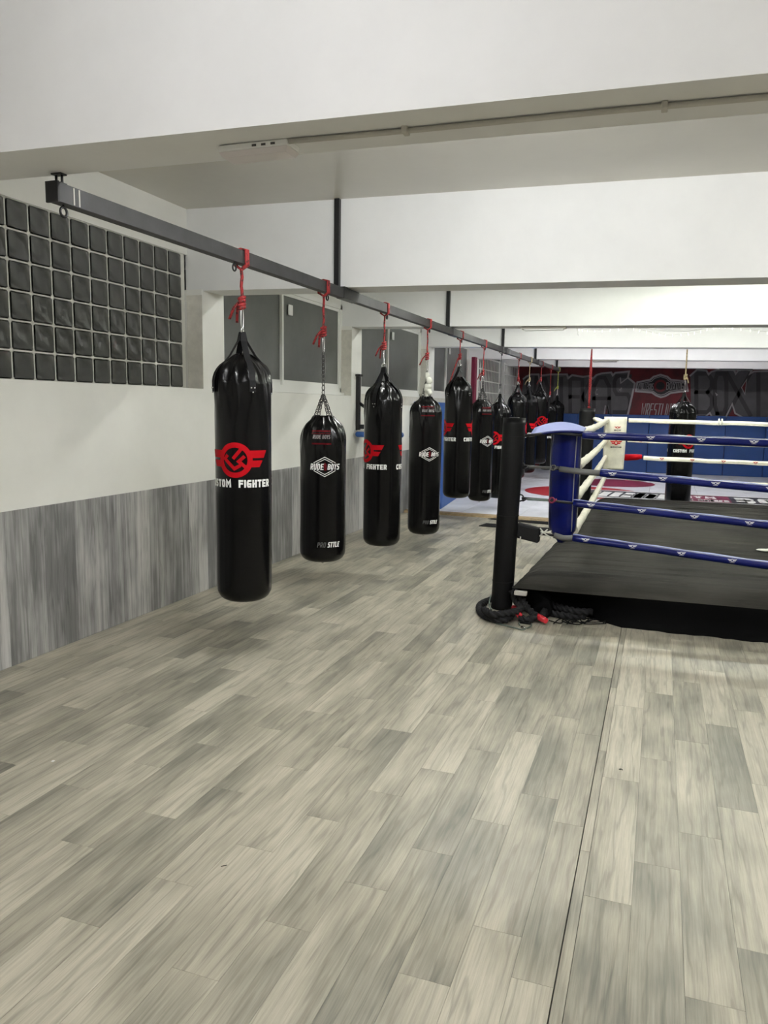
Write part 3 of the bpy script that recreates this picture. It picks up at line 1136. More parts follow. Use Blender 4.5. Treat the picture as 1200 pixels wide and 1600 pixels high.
def bag(kind, y, bottom, height, R, label, logo_off, x=RAILX, detail=True, group=None, patch=True, logo_h=None, top_w=None, lean=0.0):
    """kind 'cf': long bag on four straps; 'rb': bag on chains. height = bottom to suspension ring"""
    view = math.atan2(-y, -x)
    th0 = view + R_(logo_off)
    t = thing('punching_bag', label, 'punching bag', (x, y, bottom))
    t['group'] = group or 'punching bags along the rail'
    rr = random.Random(int(y * 97))
    H = height
    if kind == 'cf':
        HL = H - .15
        keys = [(0, .01), (.0, R * .55), (.016, R * .80), (.05, R * .94), (.11, R * .985), (.4, R * .985), (.9, R), (HL - .25, R), (HL - .17, R * .975), (HL - .12, R * .90), (HL - .075, R * .74), (HL - .04, R * .50), (HL - .01, R * .32), (HL, R * .22)]
        wz = HL - .55
    else:
        HL = H - .30
        tw = top_w or .66
        keys = [(0, .01), (.0, R * .55), (.016, R * .80), (.05, R * .94), (.11, R * .985), (.4, R * .97), (.8, R * .99), (HL - .26, R * 1.01), (HL - .16, R * .98), (HL - .08, R * (.55 + tw / 2) * 1.0), (HL - .03, R * tw), (HL, R * tw * .80), (HL - .015, R * tw * .5), (HL - .03, .02)]
        wz = HL - .50
    fz = [rr.uniform(0, 6.28) for _ in range(6)]

    def rf(th, z):
        a = min(1, max(0, (z - wz) / (HL - wz)))
        a = a ** 1.7
        s1 = 1 - 2 * abs(math.sin(3.5 * th + fz[0] + .6 * math.sin(2 * th)))
        s2 = 1 - 2 * abs(math.sin(6 * th + fz[1] + z * 5))
        w = .05 * s1 + .055 * s2 + .03 * math.sin(15 * th + fz[2] - z * 14) + .016 * math.sin(26 * th + fz[3] + z * 24)
        sq = .10 * math.cos(4 * (th - th0 - R_(35))) if kind == 'cf' else .06 * math.cos(4 * (th - th0 - R_(40)))
        return 1 + a * (w + sq) + .006 * math.sin(2 * th + fz[4] + z * 3) * min(1, z * 4)

    prof = smooth_profile(keys, .018)
    n = 128 if detail else 48
    m_ = MB()
    m_.lathe(prof, n, rfun=rf)
    m_.build('body', 'vinyl', t)

    def surf_r(th, z):
        zs = [k for k in keys[1:]]
        r = R
        for (z0, r0), (z1, r1) in zip(zs, zs[1:]):
            if z0 <= z <= z1 and z1 > z0:
                r = r0 + (r1 - r0) * (z - z0) / (z1 - z0)
                break
        # take the larger neighbouring lathe ring so prints stay proud
        best = r
        for (pr_, pz) in prof:
            if abs(pz - z) < .022:
                best = max(best, pr_)
        return best * rf(th, z)

    def exact_r(th, z):
        for (r0, z0), (r1, z1) in zip(prof[3:], prof[4:]):
            if z0 <= z <= z1 and z1 > z0:
                r = r0 + (r1 - r0) * (z - z0) / (z1 - z0)
                break
        else:
            r = R
        return r * max(rf(th, z), rf(th - .1, z) - .02, rf(th + .1, z) - .02)

    def wrap(zc, thc, lift=.0022):
        def fn(u, v):
            th = thc + u / R
            z = zc + v
            r = surf_r(th, z) + lift
            return (r * math.cos(th), r * math.sin(th), z)
        return fn
    if kind == 'cf':
        zc = logo_h if logo_h else .96
        for a in (0, PI):
            m_ = MB()
            add_flat(m_, CF_RED, wrap(zc, th0 + a), .02)
            m_.build('winged_emblem', 'print_red', t)
            for tx in (CF_T1, CF_T2):
                m_ = MB()
                add_flat(m_, tx, wrap(zc - .152, th0 + a), .02)
                m_.build('lettering', 'print_white', t)
        # straps, ring
        for k in range(4):
            th = th0 + R_(35) + k * PI / 2
            path = [(.018, H - .012), (.030, H - .07), (exact_r(th, HL - .03) * .8 + .016, HL - .012)] + [(exact_r(th, HL - dz) + .006, HL - dz) for dz in (.05, .075, .10, .125, .15, .18, .215, .25)]
            er = Vector((math.cos(th), math.sin(th), 0))
            et = Vector((-math.sin(th), math.cos(th), 0))
            vs, fs = [], []
            for i, (r, z) in enumerate(path):
                w = .016 if i == 0 else .020
                for s, dr in ((-1, 0), (1, 0), (1, -.004), (-1, -.004)):
                    vs.append(er * (r + dr) + et * (s * w) + Vector((0, 0, z)))
            for i in range(len(path) - 1):
                for j in range(4):
                    fs.append((i * 4 + j, i * 4 + (j + 1) % 4, i * 4 + 4 + (j + 1) % 4, i * 4 + 4 + j))
            fs.append((3, 2, 1, 0))
            e = (len(path) - 1) * 4
            fs.append((e, e + 1, e + 2, e + 3))
            m_ = MB().add(vs, fs)
            so = m_.build('strap', 'webbing', t)
            if detail:
                m_ = MB()
                for (du, dz) in ((-.011, .0), (.011, .0), (0, -.028)):
                    z = HL - .225 + dz
                    r = exact_r(th, z) + .009
                    m_.ball(er * r + et * du + Vector((0, 0, z)), .0058, 6)
                m_.build('rivets', 'chrome', so)
        m_ = MB()
        m_.torus((0, 0, H - .002), .024, .0045, (math.cos(th0), math.sin(th0), 0), (0, 0, 1), 16, 6)
        m_.build('suspension_ring', 'chrome', t)
    else:
        zc = logo_h if logo_h else .8
        m_ = MB()
        add_flat(m_, RB_B, wrap(zc, th0, .0030), .015)
        m_.build('logo_ground', 'print_black', t)
        whites = []
        m_ = MB()
        add_flat(m_, RB_W[:12], wrap(zc, th0, .0022), .015)
        m_.build('hexagon_emblem', 'print_white', t)
        m_ = MB()
        add_flat(m_, RB_W[12:], wrap(zc, th0, .0038), .015)
        m_.build('lettering', 'print_white', t)
        m_ = MB()
        add_flat(m_, RB_R, wrap(zc, th0, .0044), .015)
        m_.build('figure_emblem', 'print_red_dark', t)
        m_ = MB()
        add_flat(m_, text_quads('STYLE', .106, .044, .20, .2, .12, (.054, 0)), wrap(.16, th0 + R_(7)), .015)
        m_.build('lettering', 'print_white', t)
        m_ = MB()
        add_flat(m_, text_quads('PRO', .070, .042, .16, .2, .18, (-.050, 0)), wrap(.16, th0 + R_(7)), .015)
        m_.build('lettering', 'print_grey', t)
        if patch:
            zp = HL - .17
            m_ = MB()
            add_flat(m_, [[(-.078, -.058), (.078, -.058), (.078, .058), (-.078, .058)]], wrap(zp, th0 - R_(8), .006), .015)
            po = m_.build('patch', 'print_black', t)
            m_ = MB()
            add_flat(m_, [[(-.078, y_ - .006), (.078, y_ - .006), (.078, y_ + .006), (-.078, y_ + .006)] for y_ in (-.05, .05, .032)], wrap(zp, th0 - R_(8), .0075), .015)
            m_.build('patch_stripes', 'print_red_dark', po)
            m_ = MB()
            add_flat(m_, text_quads('RUDE BOYS', .136, .030, .15, .1, .22), wrap(zp + .004, th0 - R_(8), .0085), .015)
            m_.build('patch_lettering', 'mural_light', po)
        apex = H - .015
        mid = HL + .26 * (H - HL)
        cm = MB()
        tabs = MB()
        joint = HL + .62 * (H - HL) if top_w is None else HL + .55 * (H - HL)
        for k in range(4):
            th = th0 + R_(28) + k * PI / 2
            r = R * (top_w or .66) * .82
            foot = Vector((r * math.cos(th), r * math.sin(th), HL - .03))
            chain_mesh(cm, foot, (0.004 * math.cos(th), .004 * math.sin(th), joint))
            tabs.torus(foot + Vector((0, 0, -.03)) + Vector((math.cos(th), math.sin(th), 0)) * .012, .02, .004, (-math.sin(th), math.cos(th), 0), (0, 0, 1), 10, 5)
        chain_mesh(cm, (0, 0, joint), (0, 0, apex))
        cm.build('chain', 'chain', t)
        tabs.build('chain_loops', 'chrome', t)
        m_ = MB()
        m_.torus((0, 0, -.012), .012, .0028, (1, 0, 0), (0, 0, 1), 10, 5, 1.3)
        m_.build('bottom_ring', 'chrome', t)
    return t


# (kind, y, bottom, height, radius, logo angle from the line of sight)
bag('cf', BAG_Y[0], .440, 1.79, .185, 'nearest and largest black bag on straps, red winged emblem', -17, logo_h=.955)
bag('rb', BAG_Y[1], .470, 1.50, .192, 'short black bag on chains, second from the camera, white hexagon emblem', 4, logo_h=.795, top_w=.55)
bag('cf', BAG_Y[2], .360, 1.79, .190, 'third black bag along the rail, red emblem turned to the left', -62, logo_h=.955)
tb = bag('rb', BAG_Y[3], .255, 1.92, .193, 'fourth black bag along the rail, white rag tied to its chains', 15, logo_h=.955, top_w=.45)
bag('cf', BAG_Y[4], .525, 1.79, .190, 'fifth black bag along the rail, red emblems on both edges', -82, logo_h=.955)
bag('rb', BAG_Y[5], .320, 1.86, .186, 'sixth black bag along the rail, hexagon emblem on its right edge', 32, logo_h=.93, top_w=.55)
bag('cf', BAG_Y[6], .220, 1.79, .190, 'black bag half hidden behind the black ring post', -25, logo_h=1.03)
bag('cf', BAG_Y[7], .420, 1.79, .190, 'black bag just right of the black ring post, on a red cord', 95, detail=False)
bag('cf', BAG_Y[8], .430, 1.79, .190, 'black bag on a tan cord behind the ring post', 75, detail=False)
bag('cf', BAG_Y[9], .520, 1.79, .190, 'tall black bag right of the tan cord, in the far group', 200, detail=False)
bag('cf', BAG_Y[10], .260, 1.79, .190, 'second to last black bag on the rail, above the blue corner pad', -40, detail=False)
bag('cf', BAG_Y[11], .330, 1.79, .190, 'last black bag on the rail, hung on a yellow-green cord', -50, detail=False)
# white rag tied to the chains of the fourth bag
m_ = MB()
rr = random.Random(4)
for k, (dx, dz, r, sq) in enumerate(((.02, 1.86, .030, 1.3), (.045, 1.80, .040, 1.1), (.030, 1.735, .045, .8), (.012, 1.715, .032, 1.5), (.048, 1.67, .034, 1.2), (.030, 1.62, .022, 1.6))):
    m_.ball((dx, -.03 + rr.uniform(-.012, .012), dz), r, 10, (1, .8, sq))
m_.v = [(x + .006 * math.sin(z * 90 + y * 70), y + .006 * math.sin(x * 110 + z * 60), z) for x, y, z in m_.v]
m_.build('tied_rag', 'white_cloth', tb)

hang_rope(BAG_Y[0], 2.42, 2.232, 'rope_red', 'red cord tying the nearest black bag to the rail', thick=.0105)
hang_rope(BAG_Y[1], 2.36, 1.968 + .21, 'rope_red', 'red cord with a long loose end above the second bag', thick=.010)
# the chain of the short bag reaches up to that hook
m_ = MB()
chain_mesh(m_, (0, 0, 1.485), (0, 0, 1.705))
m_.build('chain', 'chain', bpy.data.objects['punching_bag.001'])
hang_rope(BAG_Y[2], 2.36, 2.152, 'rope_red', 'red cord above the third bag, two loose ends')
hang_rope(BAG_Y[3], 2.355, 2.175, 'rope_red', 'red cord above the fourth bag and its white rag')
t5 = hang_rope(BAG_Y[4], 2.45, 2.317, 'rope_red', 'red cord above the fifth bag, long end falling onto the bag', tail=False)
m_ = MB()
m_.tube([(-.02, -.01, .10), (-.05, -.05, -.02), (-.085, -.09, -.16), (-.12, -.12, -.30)], .009, 6)
m_.build('loose_end', 'rope_red', t5)
hang_rope(BAG_Y[5], 2.30, 2.182, 'rope_red', 'red cord above the sixth bag with a round knot')
hang_rope(BAG_Y[6], 2.14, 2.012, 'rope_grey', 'thin grey wire holding the bag behind the ring post', tail=False, thick=.006)
hang_rope(BAG_Y[7], 2.32, 2.212, 'rope_red', 'red cord right above the ring post')
hang_rope(BAG_Y[8], 2.36, 2.222, 'rope_tan', 'tan cord in the far group of bags')
hang_rope(BAG_Y[9], 2.42, 2.312, 'rope_red', 'red cord between the tan cord and the end of the rail')
hang_rope(BAG_Y[10], 2.15, 2.052, 'rope_red', 'long red cord second from the end of the rail', tail=False)
hang_rope(BAG_Y[11], 2.33, 2.122, 'rope_green', 'yellow-green cord at the far end of the rail')
# bag hanging from the fourth beam behind the ring, and the loose red rope
qb = at(1073, 560, 1, BEAMS[4][0] + .15)
zt = beam_z(4, qb.x)
bag('cf', BEAMS[4][0] + .15, .20, 1.86, .205, 'single black bag hanging behind the ring ropes, in front of the mural', 35, x=qb.x, logo_h=1.06, group='punching bags behind the ring')
hang_rope(BEAMS[4][0] + .15, 2.32, 2.06, 'rope_tan', 'yellowish cord tied in a big knot over the bag behind the ring', x=qb.x, top=zt, thick=.013)
qr = at(924, 560, 1, BEAMS[4][0] + .15)
tr = hang_rope(BEAMS[4][0] + .15, 1.78, 1.66, 'rope_red', 'long doubled red rope hanging from the fourth beam with no bag', x=qr.x, top=beam_z(4, qr.x), tail=False, thick=.012, double=True)

# ------------------------------------------------------------------ boxing ring
RGX0, RGX1, RGY0, RGY1, RGZ = -1.10, 5.1, 6.34, 12.95, 0.365
ring = thing('boxing_ring', 'low boxing ring platform with worn black canvas and black skirt', 'boxing ring', (RGX0, RGY0, 0))
# canvas: rounded edge, slightly uneven
nx, ny = 62, 66
vs, fs = [], []
rr = random.Random(3)


SKEW = .026     # the left side runs slightly off square
CREASES = [(6.62, -.010), (6.85, .006), (7.05, -.009), (7.32, -.007), (7.55, .006), (7.8, -.01), (8.15, -.007), (8.5, .007), (8.9, -.009), (9.4, -.008), (9.9, .007), (10.5, -.009), (11.1, -.008), (11.8, -.008)]


def canvas_z(x, y):
    d = min(x - RGX0, y - RGY0, RGX1 - x, RGY1 - y)
    e = max(0, .24 - d) / .24
    w = .004 * math.sin(y * 9 + .7 * math.sin(x * 1.1)) + .003 * math.sin(y * 23 + x * .8) + .004 * math.sin(x * 1.7 + y)
    for (yc, am) in CREASES:
        t_ = (y - yc - .035 * math.sin(x * .9 + yc * 3) - .012 * x) / .02
        if -3 < t_ < 3:
            w += am * math.exp(-t_ * t_)
    return RGZ + w - .11 * e ** 2.2


xs = [0, .03, .07, .11, .16] + [.16 + (RGX1 - RGX0 - .32) * i / 44 for i in range(1, 45)] + [RGX1 - RGX0 - v for v in (.11, .07, .03, 0)]
ysg = [0, .03, .07, .11, .16] + [.16 + (RGY1 - RGY0 - .32) * i / 330 for i in range(1, 331)] + [RGY1 - RGY0 - v for v in (.11, .07, .03, 0)]
for v in ysg:
    for u in xs:
        vs.append((u + SKEW * v * (1 - u / (RGX1 - RGX0)), v, canvas_z(RGX0 + u, RGY0 + v)))
nu = len(xs)
for j in range(len(ysg) - 1):
    for i in range(nu - 1):
        fs.append((j * nu + i, j * nu + i + 1, (j + 1) * nu + i + 1, (j + 1) * nu + i))
MB().add(vs, fs, True).build('canvas', 'canvas', ring)
# skirt with soft folds, hung inwards a little
vs, fs = [], []
per = []
N = 90
W_, D_ = RGX1 - RGX0, RGY1 - RGY0
for i in range(N): per.append((W_ * i / N, 0, 0, 1))
for i in range(N): per.append((W_, D_ * i / N, -1, 0))
for i in range(N): per.append((W_ * (1 - i / N), D_, 0, -1))
for i in range(N): per.append((0, D_ * (1 - i / N), 1, 0))
lev = [(.30, .0), (.24, .006), (.15, .03), (.06, .05), (.0, .02)]
for k, (z, ins) in enumerate(lev):
    for i, (x, y, nx_, ny_) in enumerate(per):
        q_ = max(0.0, min(1.0, 1 - (max(x, y) - .45) / .55)) if (ny_ == 1 or nx_ == 1) else 0
        w = ins + .26 * q_ * q_ * (3 - 2 * q_) * min(1, (.36 - z) / .2) * (k > 0) + (.012 * math.sin(i * .9) + .01 * math.sin(i * 2.3)) * (.3 - z) / .3
        cz = canvas_z(RGX0 + x, RGY0 + y)
        vs.append((x + nx_ * w + SKEW * y * (1 - x / W_), y + ny_ * w, (cz if k == 0 else z)))
n = len(per)
for k in range(len(lev) - 1):
    for i in range(n):
        fs.append((k * n + i, (k + 1) * n + i, (k + 1) * n + (i + 1) % n, k * n + (i + 1) % n))
MB().add(vs, fs, True).build('skirt', 'skirt', ring)
# frame foot showing at the corner
MB().bbox(.02, -.02, .195, .125, .03, .232, .006).build('frame_tube', 'conduit', ring)

def ring_post(x, y, h, r, lean, label):
    t = thing('ring_post', label, 'post', (x, y, 0))
    t['group'] = 'padded posts of the boxing ring'
    m_ = MB()
    n = 28
    prof = [(0.01, .0), (r * .93, .0), (r * .98, .03), (r, .2), (r * 1.0, h * .6), (r * 1.02, h - .05), (r * 1.0, h - .012), (r * .9, h), (.01, h - .004)]
    m_.lathe(smooth_profile([(z, rad) for rad, z in prof], .06), n, rfun=lambda th, z: 1 + .012 * math.sin(3 * th + z * 5))
    m_.v = [(a + lean * c, b, c) for a, b, c in m_.v]
    m_.build('padding', 'post_pad', t)
    m_ = MB()
    m_.tube([(lean * h, 0, h - .02), (lean * h, 0, h + .01)], r * .45, 12)
    m_.build('cap', 'black_steel', t)
    m_ = MB()
    for z in (.25, h * .5, h - .15):
        m_.tube([(lean * z + r * 1.01 * math.cos(a), r * 1.01 * math.sin(a), z) for a in [2 * PI * i / 20 for i in range(20)]], .003, 5, closed=True)
    m_.build('seams', 'webbing', t)
    return t


POST = (-1.235, 6.60)
ring_post(POST[0], POST[1], 1.665, .094, .033, 'black padded ring post standing nearest, ropes coiled at its foot')
ring_post(-1.09, 12.35, 1.76, .118, 0.0, 'black padded ring post at the far corner beside the white pad')

# ropes of the ring
CX0, CY0, CX1, CY1 = -.74, 6.72, 4.7, 12.15
ZN = [1.535, 1.235, .955, .655]
DROP = [.012, .05, .055, .07]      # the near ropes hang a little lower to the right
winged = MB()
qd = []
for i in range(10):
    a, b = 2 * PI * i / 10, 2 * PI * (i + 1) / 10
    qd.append([(.012 * math.cos(a), .012 * math.sin(a)), (.021 * math.cos(a), .021 * math.sin(a)), (.021 * math.cos(b), .021 * math.sin(b)), (.012 * math.cos(b), .012 * math.sin(b))])
for s in (1, -1):
    for q in ([(.018, .014), (.062, .018), (.052, .006), (.02, .004)], [(.02, 0), (.048, .002), (.038, -.010), (.018, -.010)]):
        qd.append([(s * a, b) for a, b in (q if s == 1 else q[::-1])])
qd += [[(-.03, -.030), (.03, -.030), (.03, -.025), (-.03, -.025)]]


def rope_logo_mesh(R, name, mat, scale=1.0, face=-75):
    """winged mark wrapped round a rope that runs along x; face = direction of its centre in degrees in the y-z plane"""
    m_ = MB()
    a0 = R_(face)

    def fn(u, v):
        a = a0 + v * scale / R
        # direction: -y rotated up
        return (u * scale, -(R + .0015) * math.cos(a - a0 + R_(15)), (R + .0015) * math.sin(a - a0 + R_(15)))
    add_flat(m_, qd, fn, .008)
    return mesh_only(m_, name, mat)


RN = .031
logo_near = rope_logo_mesh(RN + .002, 'winged_mark', simple('worn_white_print', (0.55, 0.55, 0.55), 0.5), 0.58)
starts = [(-.62, 'flap'), (-.46, 'tube'), (-.67, 'thin'), (-.66, 'tube')]
names = ['top', 'second', 'third', 'bottom']
for k in range(4):
    z0 = ZN[k]
    t = thing('ring_rope', 'blue sleeved rope on the near side of the ring, %s of four' % ('top one' if k == 0 else 'second from the top' if k == 1 else 'third from the top' if k == 2 else 'lowest'), 'ring rope', (CX0, CY0, z0))
    t['group'] = 'blue ropes on the near side of the ring'

    def zr(x, k=k):
        u = (x - CX0) / (CX1 - CX0)
        return -DROP[k] * 1.6 * (x - CX0) / 1.6 * (1 if x < 1.2 else 1 - (x - 1.2) / (CX1 - 1.2) * .9) - .01 * math.sin(PI * u)
    sx = starts[k][0]
    # core from the post hook to the sleeve
    m_ = MB()
    z_post = [1.52, 1.262, .985, .690][k]
    m_.tube([(POST[0] + .11 + .03 - CX0, POST[1] - CY0 + .02, z_post - z0), (-.15, -.02, .015), (sx - CX0 + .02, 0, zr(sx))], .012, 8)
    m_.build('core', 'black_steel', t)
    if starts[k][1] == 'tube':
        m_ = MB()
        x0 = -.80 if k == 1 else -.82
        m_.tube([(x0 - CX0, -.01, zr(x0) + .004), ((x0 + sx) / 2 - CX0, -.005, zr(-.6)), (sx - CX0 + .01, 0, zr(sx))], .0255, 12)
        m_.build('foam_sleeve', 'grey_tube', t)
    # blue sleeve
    m_ = MB()
    n = 40
    pts = []
    for i in range(n + 1):
        x = sx + (CX1 - sx) * (i / n) ** 1.3
        pts.append((x - CX0, 0, zr(x)))
    m_.tube(pts, RN, 14, rfun=lambda th, d: 1 + .08 * math.sin(th * 2 + 1 + d) + .03 * math.sin(7 * th + d * 9))
    so = m_.build('sleeve', 'blue_vinyl', t)
    # open edge of the sleeve along the top
    m_ = MB()
    vs, fs = [], []
    for i, p in enumerate(pts):
        wv = .003 * math.sin(i * 1.7)
        vs += [(p[0], -.004, p[2] + RN * 1.02), (p[0], .010, p[2] + RN + .005 + wv), (p[0], .012, p[2] + RN + .005 + wv), (p[0], .004, p[2] + RN * .98)]
    for i in range(len(pts) - 1):
        for j in range(4):
            fs.append((i * 4 + j, i * 4 + (j + 1) % 4, i * 4 + 4 + (j + 1) % 4, i * 4 + 4 + j))
    MB().add(vs, fs).build('sleeve_edge', 'blue_pale' if k in (1, 2, 3) else 'blue_vinyl', so)
    xl = [(-.46, .385), (-.36, .40), (-.52, .41), (-.55, .385)][k]
    x = xl[0]
    while x < 3.6:
        inst('winged_mark', logo_near, so, (x - CX0, 0, zr(x)))
        x += xl[1]

# white ropes on the left side and on the far side
RWH = .034
for side in ('left', 'far', 'right'):
    for k in range(4):
        zf = [1.60, 1.305, 1.045, .735][k]
        order = ['top one', 'second from the top', 'third from the top', 'lowest'][k]
        where = {'left': 'white sleeved rope on the left side of the ring, ', 'far': 'white sleeved rope along the far side of the ring, ', 'right': 'white sleeved rope on the right side of the ring, '}[side]
        if side == 'left':
            p0, p1 = Vector((CX0 + .06, CY0 + .35, ZN[k] + .012)), Vector((CX0 - .02, CY1 - .05, zf + .01))
        elif side == 'far':
            p0, p1 = Vector((CX0 + (.52 if k == 2 else .28), CY1, zf)), Vector((CX1, CY1, zf))
        else:
            continue
        t = thing('ring_rope', where + order, 'ring rope', tuple(p0))
        t['group'] = 'white ropes on the %s side of the ring' % side
        n = 22
        pts = []
        for i in range(n + 1):
            s = i / n
            p = p0.lerp(p1, s) - p0
            p.z += -.02 * math.sin(PI * s) + .004 * math.sin(i * 2.2 + k)
            pts.append(p)
        m_ = MB()
        m_.tube(pts, RWH, 12, rfun=lambda th, d: 1 + .10 * math.sin(2 * th + d * .8) + .05 * math.sin(5 * th + d * 6))
        so = m_.build('sleeve', 'white_vinyl', t)
        # overlapping lip of the sleeve
        m_ = MB()
        m_.tube([p + Vector((0, -RWH * .75, -RWH * .55)) if side == 'far' else p + Vector((RWH * .5, 0, -RWH * .7)) for p in pts], .011, 6)
        m_.build('sleeve_lip', 'white_vinyl', so)
        if side == 'far' and k in (1, 2, 3):
            m_ = MB()
            add_flat(m_, [[(a * .55, b * .75) for a, b in q] for q in qd], lambda u, v: (u, -(RWH * 1.14 + .003), v + .006), .02)
            lm = mesh_only(m_, 'winged_mark', 'print_red')
            x = .12 + .07 * k
            while x < 4.2:
                inst('winged_mark', lm, so, (x, 0, -.02 * math.sin(PI * x / (CX1 - CX0))))
                x += .42
        if side == 'far':
            m_ = MB()
            m_.tube([(0, 0, 0), (CX0 - p0.x - .05, 0, .0)], .012, 6)
            m_.build('core', 'chain', t)
        if side == 'far' and k == 2:
            m_ = MB()
            m_.tube([(-.02, -.02, 0.02), (-.09, -.02, .012), (-.24, -.02, .0)], [.03, .045, .05], 10)
            m_.ball((-.25, -.02, 0), .05, 8, (.7, 1, 1))
            m_.build('red_turnbuckle', 'print_red', t)
        if side == 'far' and k == 0:
            q = at(1126, 659, 1, CY1 - .04)
            m_ = MB()
            for dx in (-.02, .02):
                m_.tube([(q.x - p0.x + dx, .0 + RWH * 1.15 * math.cos(a), RWH * 1.2 * math.sin(a)) for a in [2 * PI * i / 12 for i in range(12)]], .012, 6, closed=True)
            m_.build('tie', 'white_cloth', t)


# corner pads
def corner_pad(name, loc, rz, w, d, h, mat, label, tailp, piping, mb_fn=None):
    t = thing(name, label, 'corner pad', loc)
    t['group'] = 'corner pads of the boxing ring'
    t.rotation_euler = (0, 0, rz)
    n = 26
    vs, fs = [], []
    for i in range(n + 1):
        s = i / n
        z = h * (1 - s)
        b = .75 + .25 * math.sin(PI * min(1, s * 1.15)) ** .6
        ww = w * (1 - (.08 * s))
        if tailp:
            e = max(0, (s - .86) / .14)
            ww *= (1 - .8 * e ** 1.6)
            b *= (1 - .6 * e)
        bulge = .012 * math.sin(s * 7)
        dd = d * b
        sec = [(-ww / 2, -dd * .30), (-ww * .30, -dd * .5 - bulge), (0, -dd * .47), (ww * .30, -dd * .5 - bulge), (ww / 2, -dd * .30), (ww / 2, dd * .35), (ww * .25, dd * .5), (-ww * .25, dd * .5), (-ww / 2, dd * .35)]
        for (x, y) in sec:
            vs.append((x, y, z))
    m_ = len(sec)
    for i in range(n):
        for j in range(m_):
            fs.append((i * m_ + j, (i + 1) * m_ + j, (i + 1) * m_ + (j + 1) % m_, i * m_ + (j + 1) % m_))
    fs.append(tuple(range(m_)))
    fs.append(tuple(n * m_ + j for j in reversed(range(m_))))
    MB().add(vs, fs, True).build('cushion', mat, t)
    if piping:
        pm = MB()
        for j in (0, 4, 5, 8):
            pm.tube([vs[i * m_ + j] for i in range(n - 2)], .0045, 5)
        pm.build('piping', 'blue_edge', t)
    return t


bp = corner_pad('corner_pad', (-.775, 6.90, .575), R_(-28), .26, .13, .985, 'blue_vinyl', 'dark blue corner pad nearest the camera with a pale flap on top', True, True)
# flap over the top
m_ = MB()
vs, fs = [], []
NU, NV = 10, 6
inv = Matrix.Rotation(R_(28), 3, 'Z')
for j in range(NV + 1):
    for i in range(NU + 1):
        u, v = i / NU, j / NV
        x = -1.06 + .44 * u
        y = 6.66 + .30 * v + .06 * u
        z = 1.585 + .055 * math.sin(PI * min(1, u * .95)) * (.4 + .6 * v) - .03 * (1 - v) - .035 * (1 - u) * (1 - v)
        loc = inv @ Vector((x + .775, y - 6.90, 0))
        vs.append((loc.x, loc.y, z - .575))
top_n = len(vs)
vs += [(a, b, c - .010) for a, b, c in vs]
for j in range(NV):
    for i in range(NU):
        o = j * (NU + 1) + i
        fs.append((o, o + 1, o + NU + 2, o + NU + 1))
        fs.append((top_n + o + NU + 1, top_n + o + NU + 2, top_n + o + 1, top_n + o))
for i in range(NU):
    fs.append((i, top_n + i, top_n + i + 1, i + 1))
    o = NV * (NU + 1) + i
    fs.append((o + 1, top_n + o + 1, top_n + o, o))
for j in range(NV):
    o = j * (NU + 1)
    fs.append((o, o + NU + 1, top_n + o + NU + 1, top_n + o))
    o += NU
    fs.append((o + NU + 1, o, top_n + o, top_n + o + NU + 1))
MB().add(vs, fs, True).build('flap', 'blue_pale', bp)
m_ = MB()
m_.tube([vs[i] for i in range(NU + 1)], .012, 6)
m_.build('flap_hem', 'blue_vinyl', bp)

wp = corner_pad('corner_pad', (-.64, 12.0, .87), R_(20), .32, .14, .78, 'white_vinyl', 'white corner pad at the far corner of the ring with red mark', False, False)
m_ = MB()
add_flat(m_, [[(a * 1.5, b * 1.7) for a, b in q] for q in qd[:-1]], lambda u, v: (u, -.082, .40 + v), .02)
m_.build('winged_mark', 'print_red', wp)
m_ = MB()
add_flat(m_, text_quads('BOXING', .16, .022, .25, 0, .2), lambda u, v: (u, -.082, .335 + v), .02)
m_.build('lettering', 'print_black', wp)
m_ = MB()
add_flat(m_, text_quads('BOX', .10, .02, .25, 0, .2), lambda u, v: (u + .01, -.082, .585 + v), .02)
m_.build('lettering', 'print_black', wp)
m_ = MB()
add_flat(m_, [[(a * .8, b * .8) for a, b in q] for q in qd[:-1]], lambda u, v: (u + .01, -.082, .625 + v), .02)
m_.build('winged_mark', 'print_red', wp)
m_ = MB()
m_.tube([(-.17, .02, .70), (-.26, .0, .735), (-.32, -.03, .745), (-.27, -.04, .715), (-.14, -.04, .70)], .03, 8)
m_.build('strap', 'white_vinyl', wp)

# turnbuckle cover between the post and the lowest rope
t = thing('turnbuckle_cover', 'black square turnbuckle cover tied between the near post and the lowest rope', 'cover', (-1.02, 6.66, .63))
m_ = MB()
m_.bbox(-.115, -.05, .0, .085, .05, .13, .015)
m_.v = [(a, b, c - .02 * (a > 0) - .012 * math.sin(a * 30)) for a, b, c in m_.v]
m_.build('cover', 'webbing', t)
m_ = MB()
m_.tube([(-.07, -.06, .02), (-.072, -.062, -.03)], .006, 6)
carabiner(m_, (-.072, -.062, -.025), (-.075, -.064, -.085), (1, 0, 0), .005)
m_.build('snap_hook', 'conduit', t)
m_ = MB()
for s in (-1, 1):
    m_.tube([(.09, -.03, .065 + s * .035), (.155, -.03, .065 - s * .03)], .006, 6)
    m_.tube([(.10, -.04, .065 - s * .01), (.19, -.035, .055 + s * .03)], .005, 6)
m_.build('lacing', 'white_cloth', t)
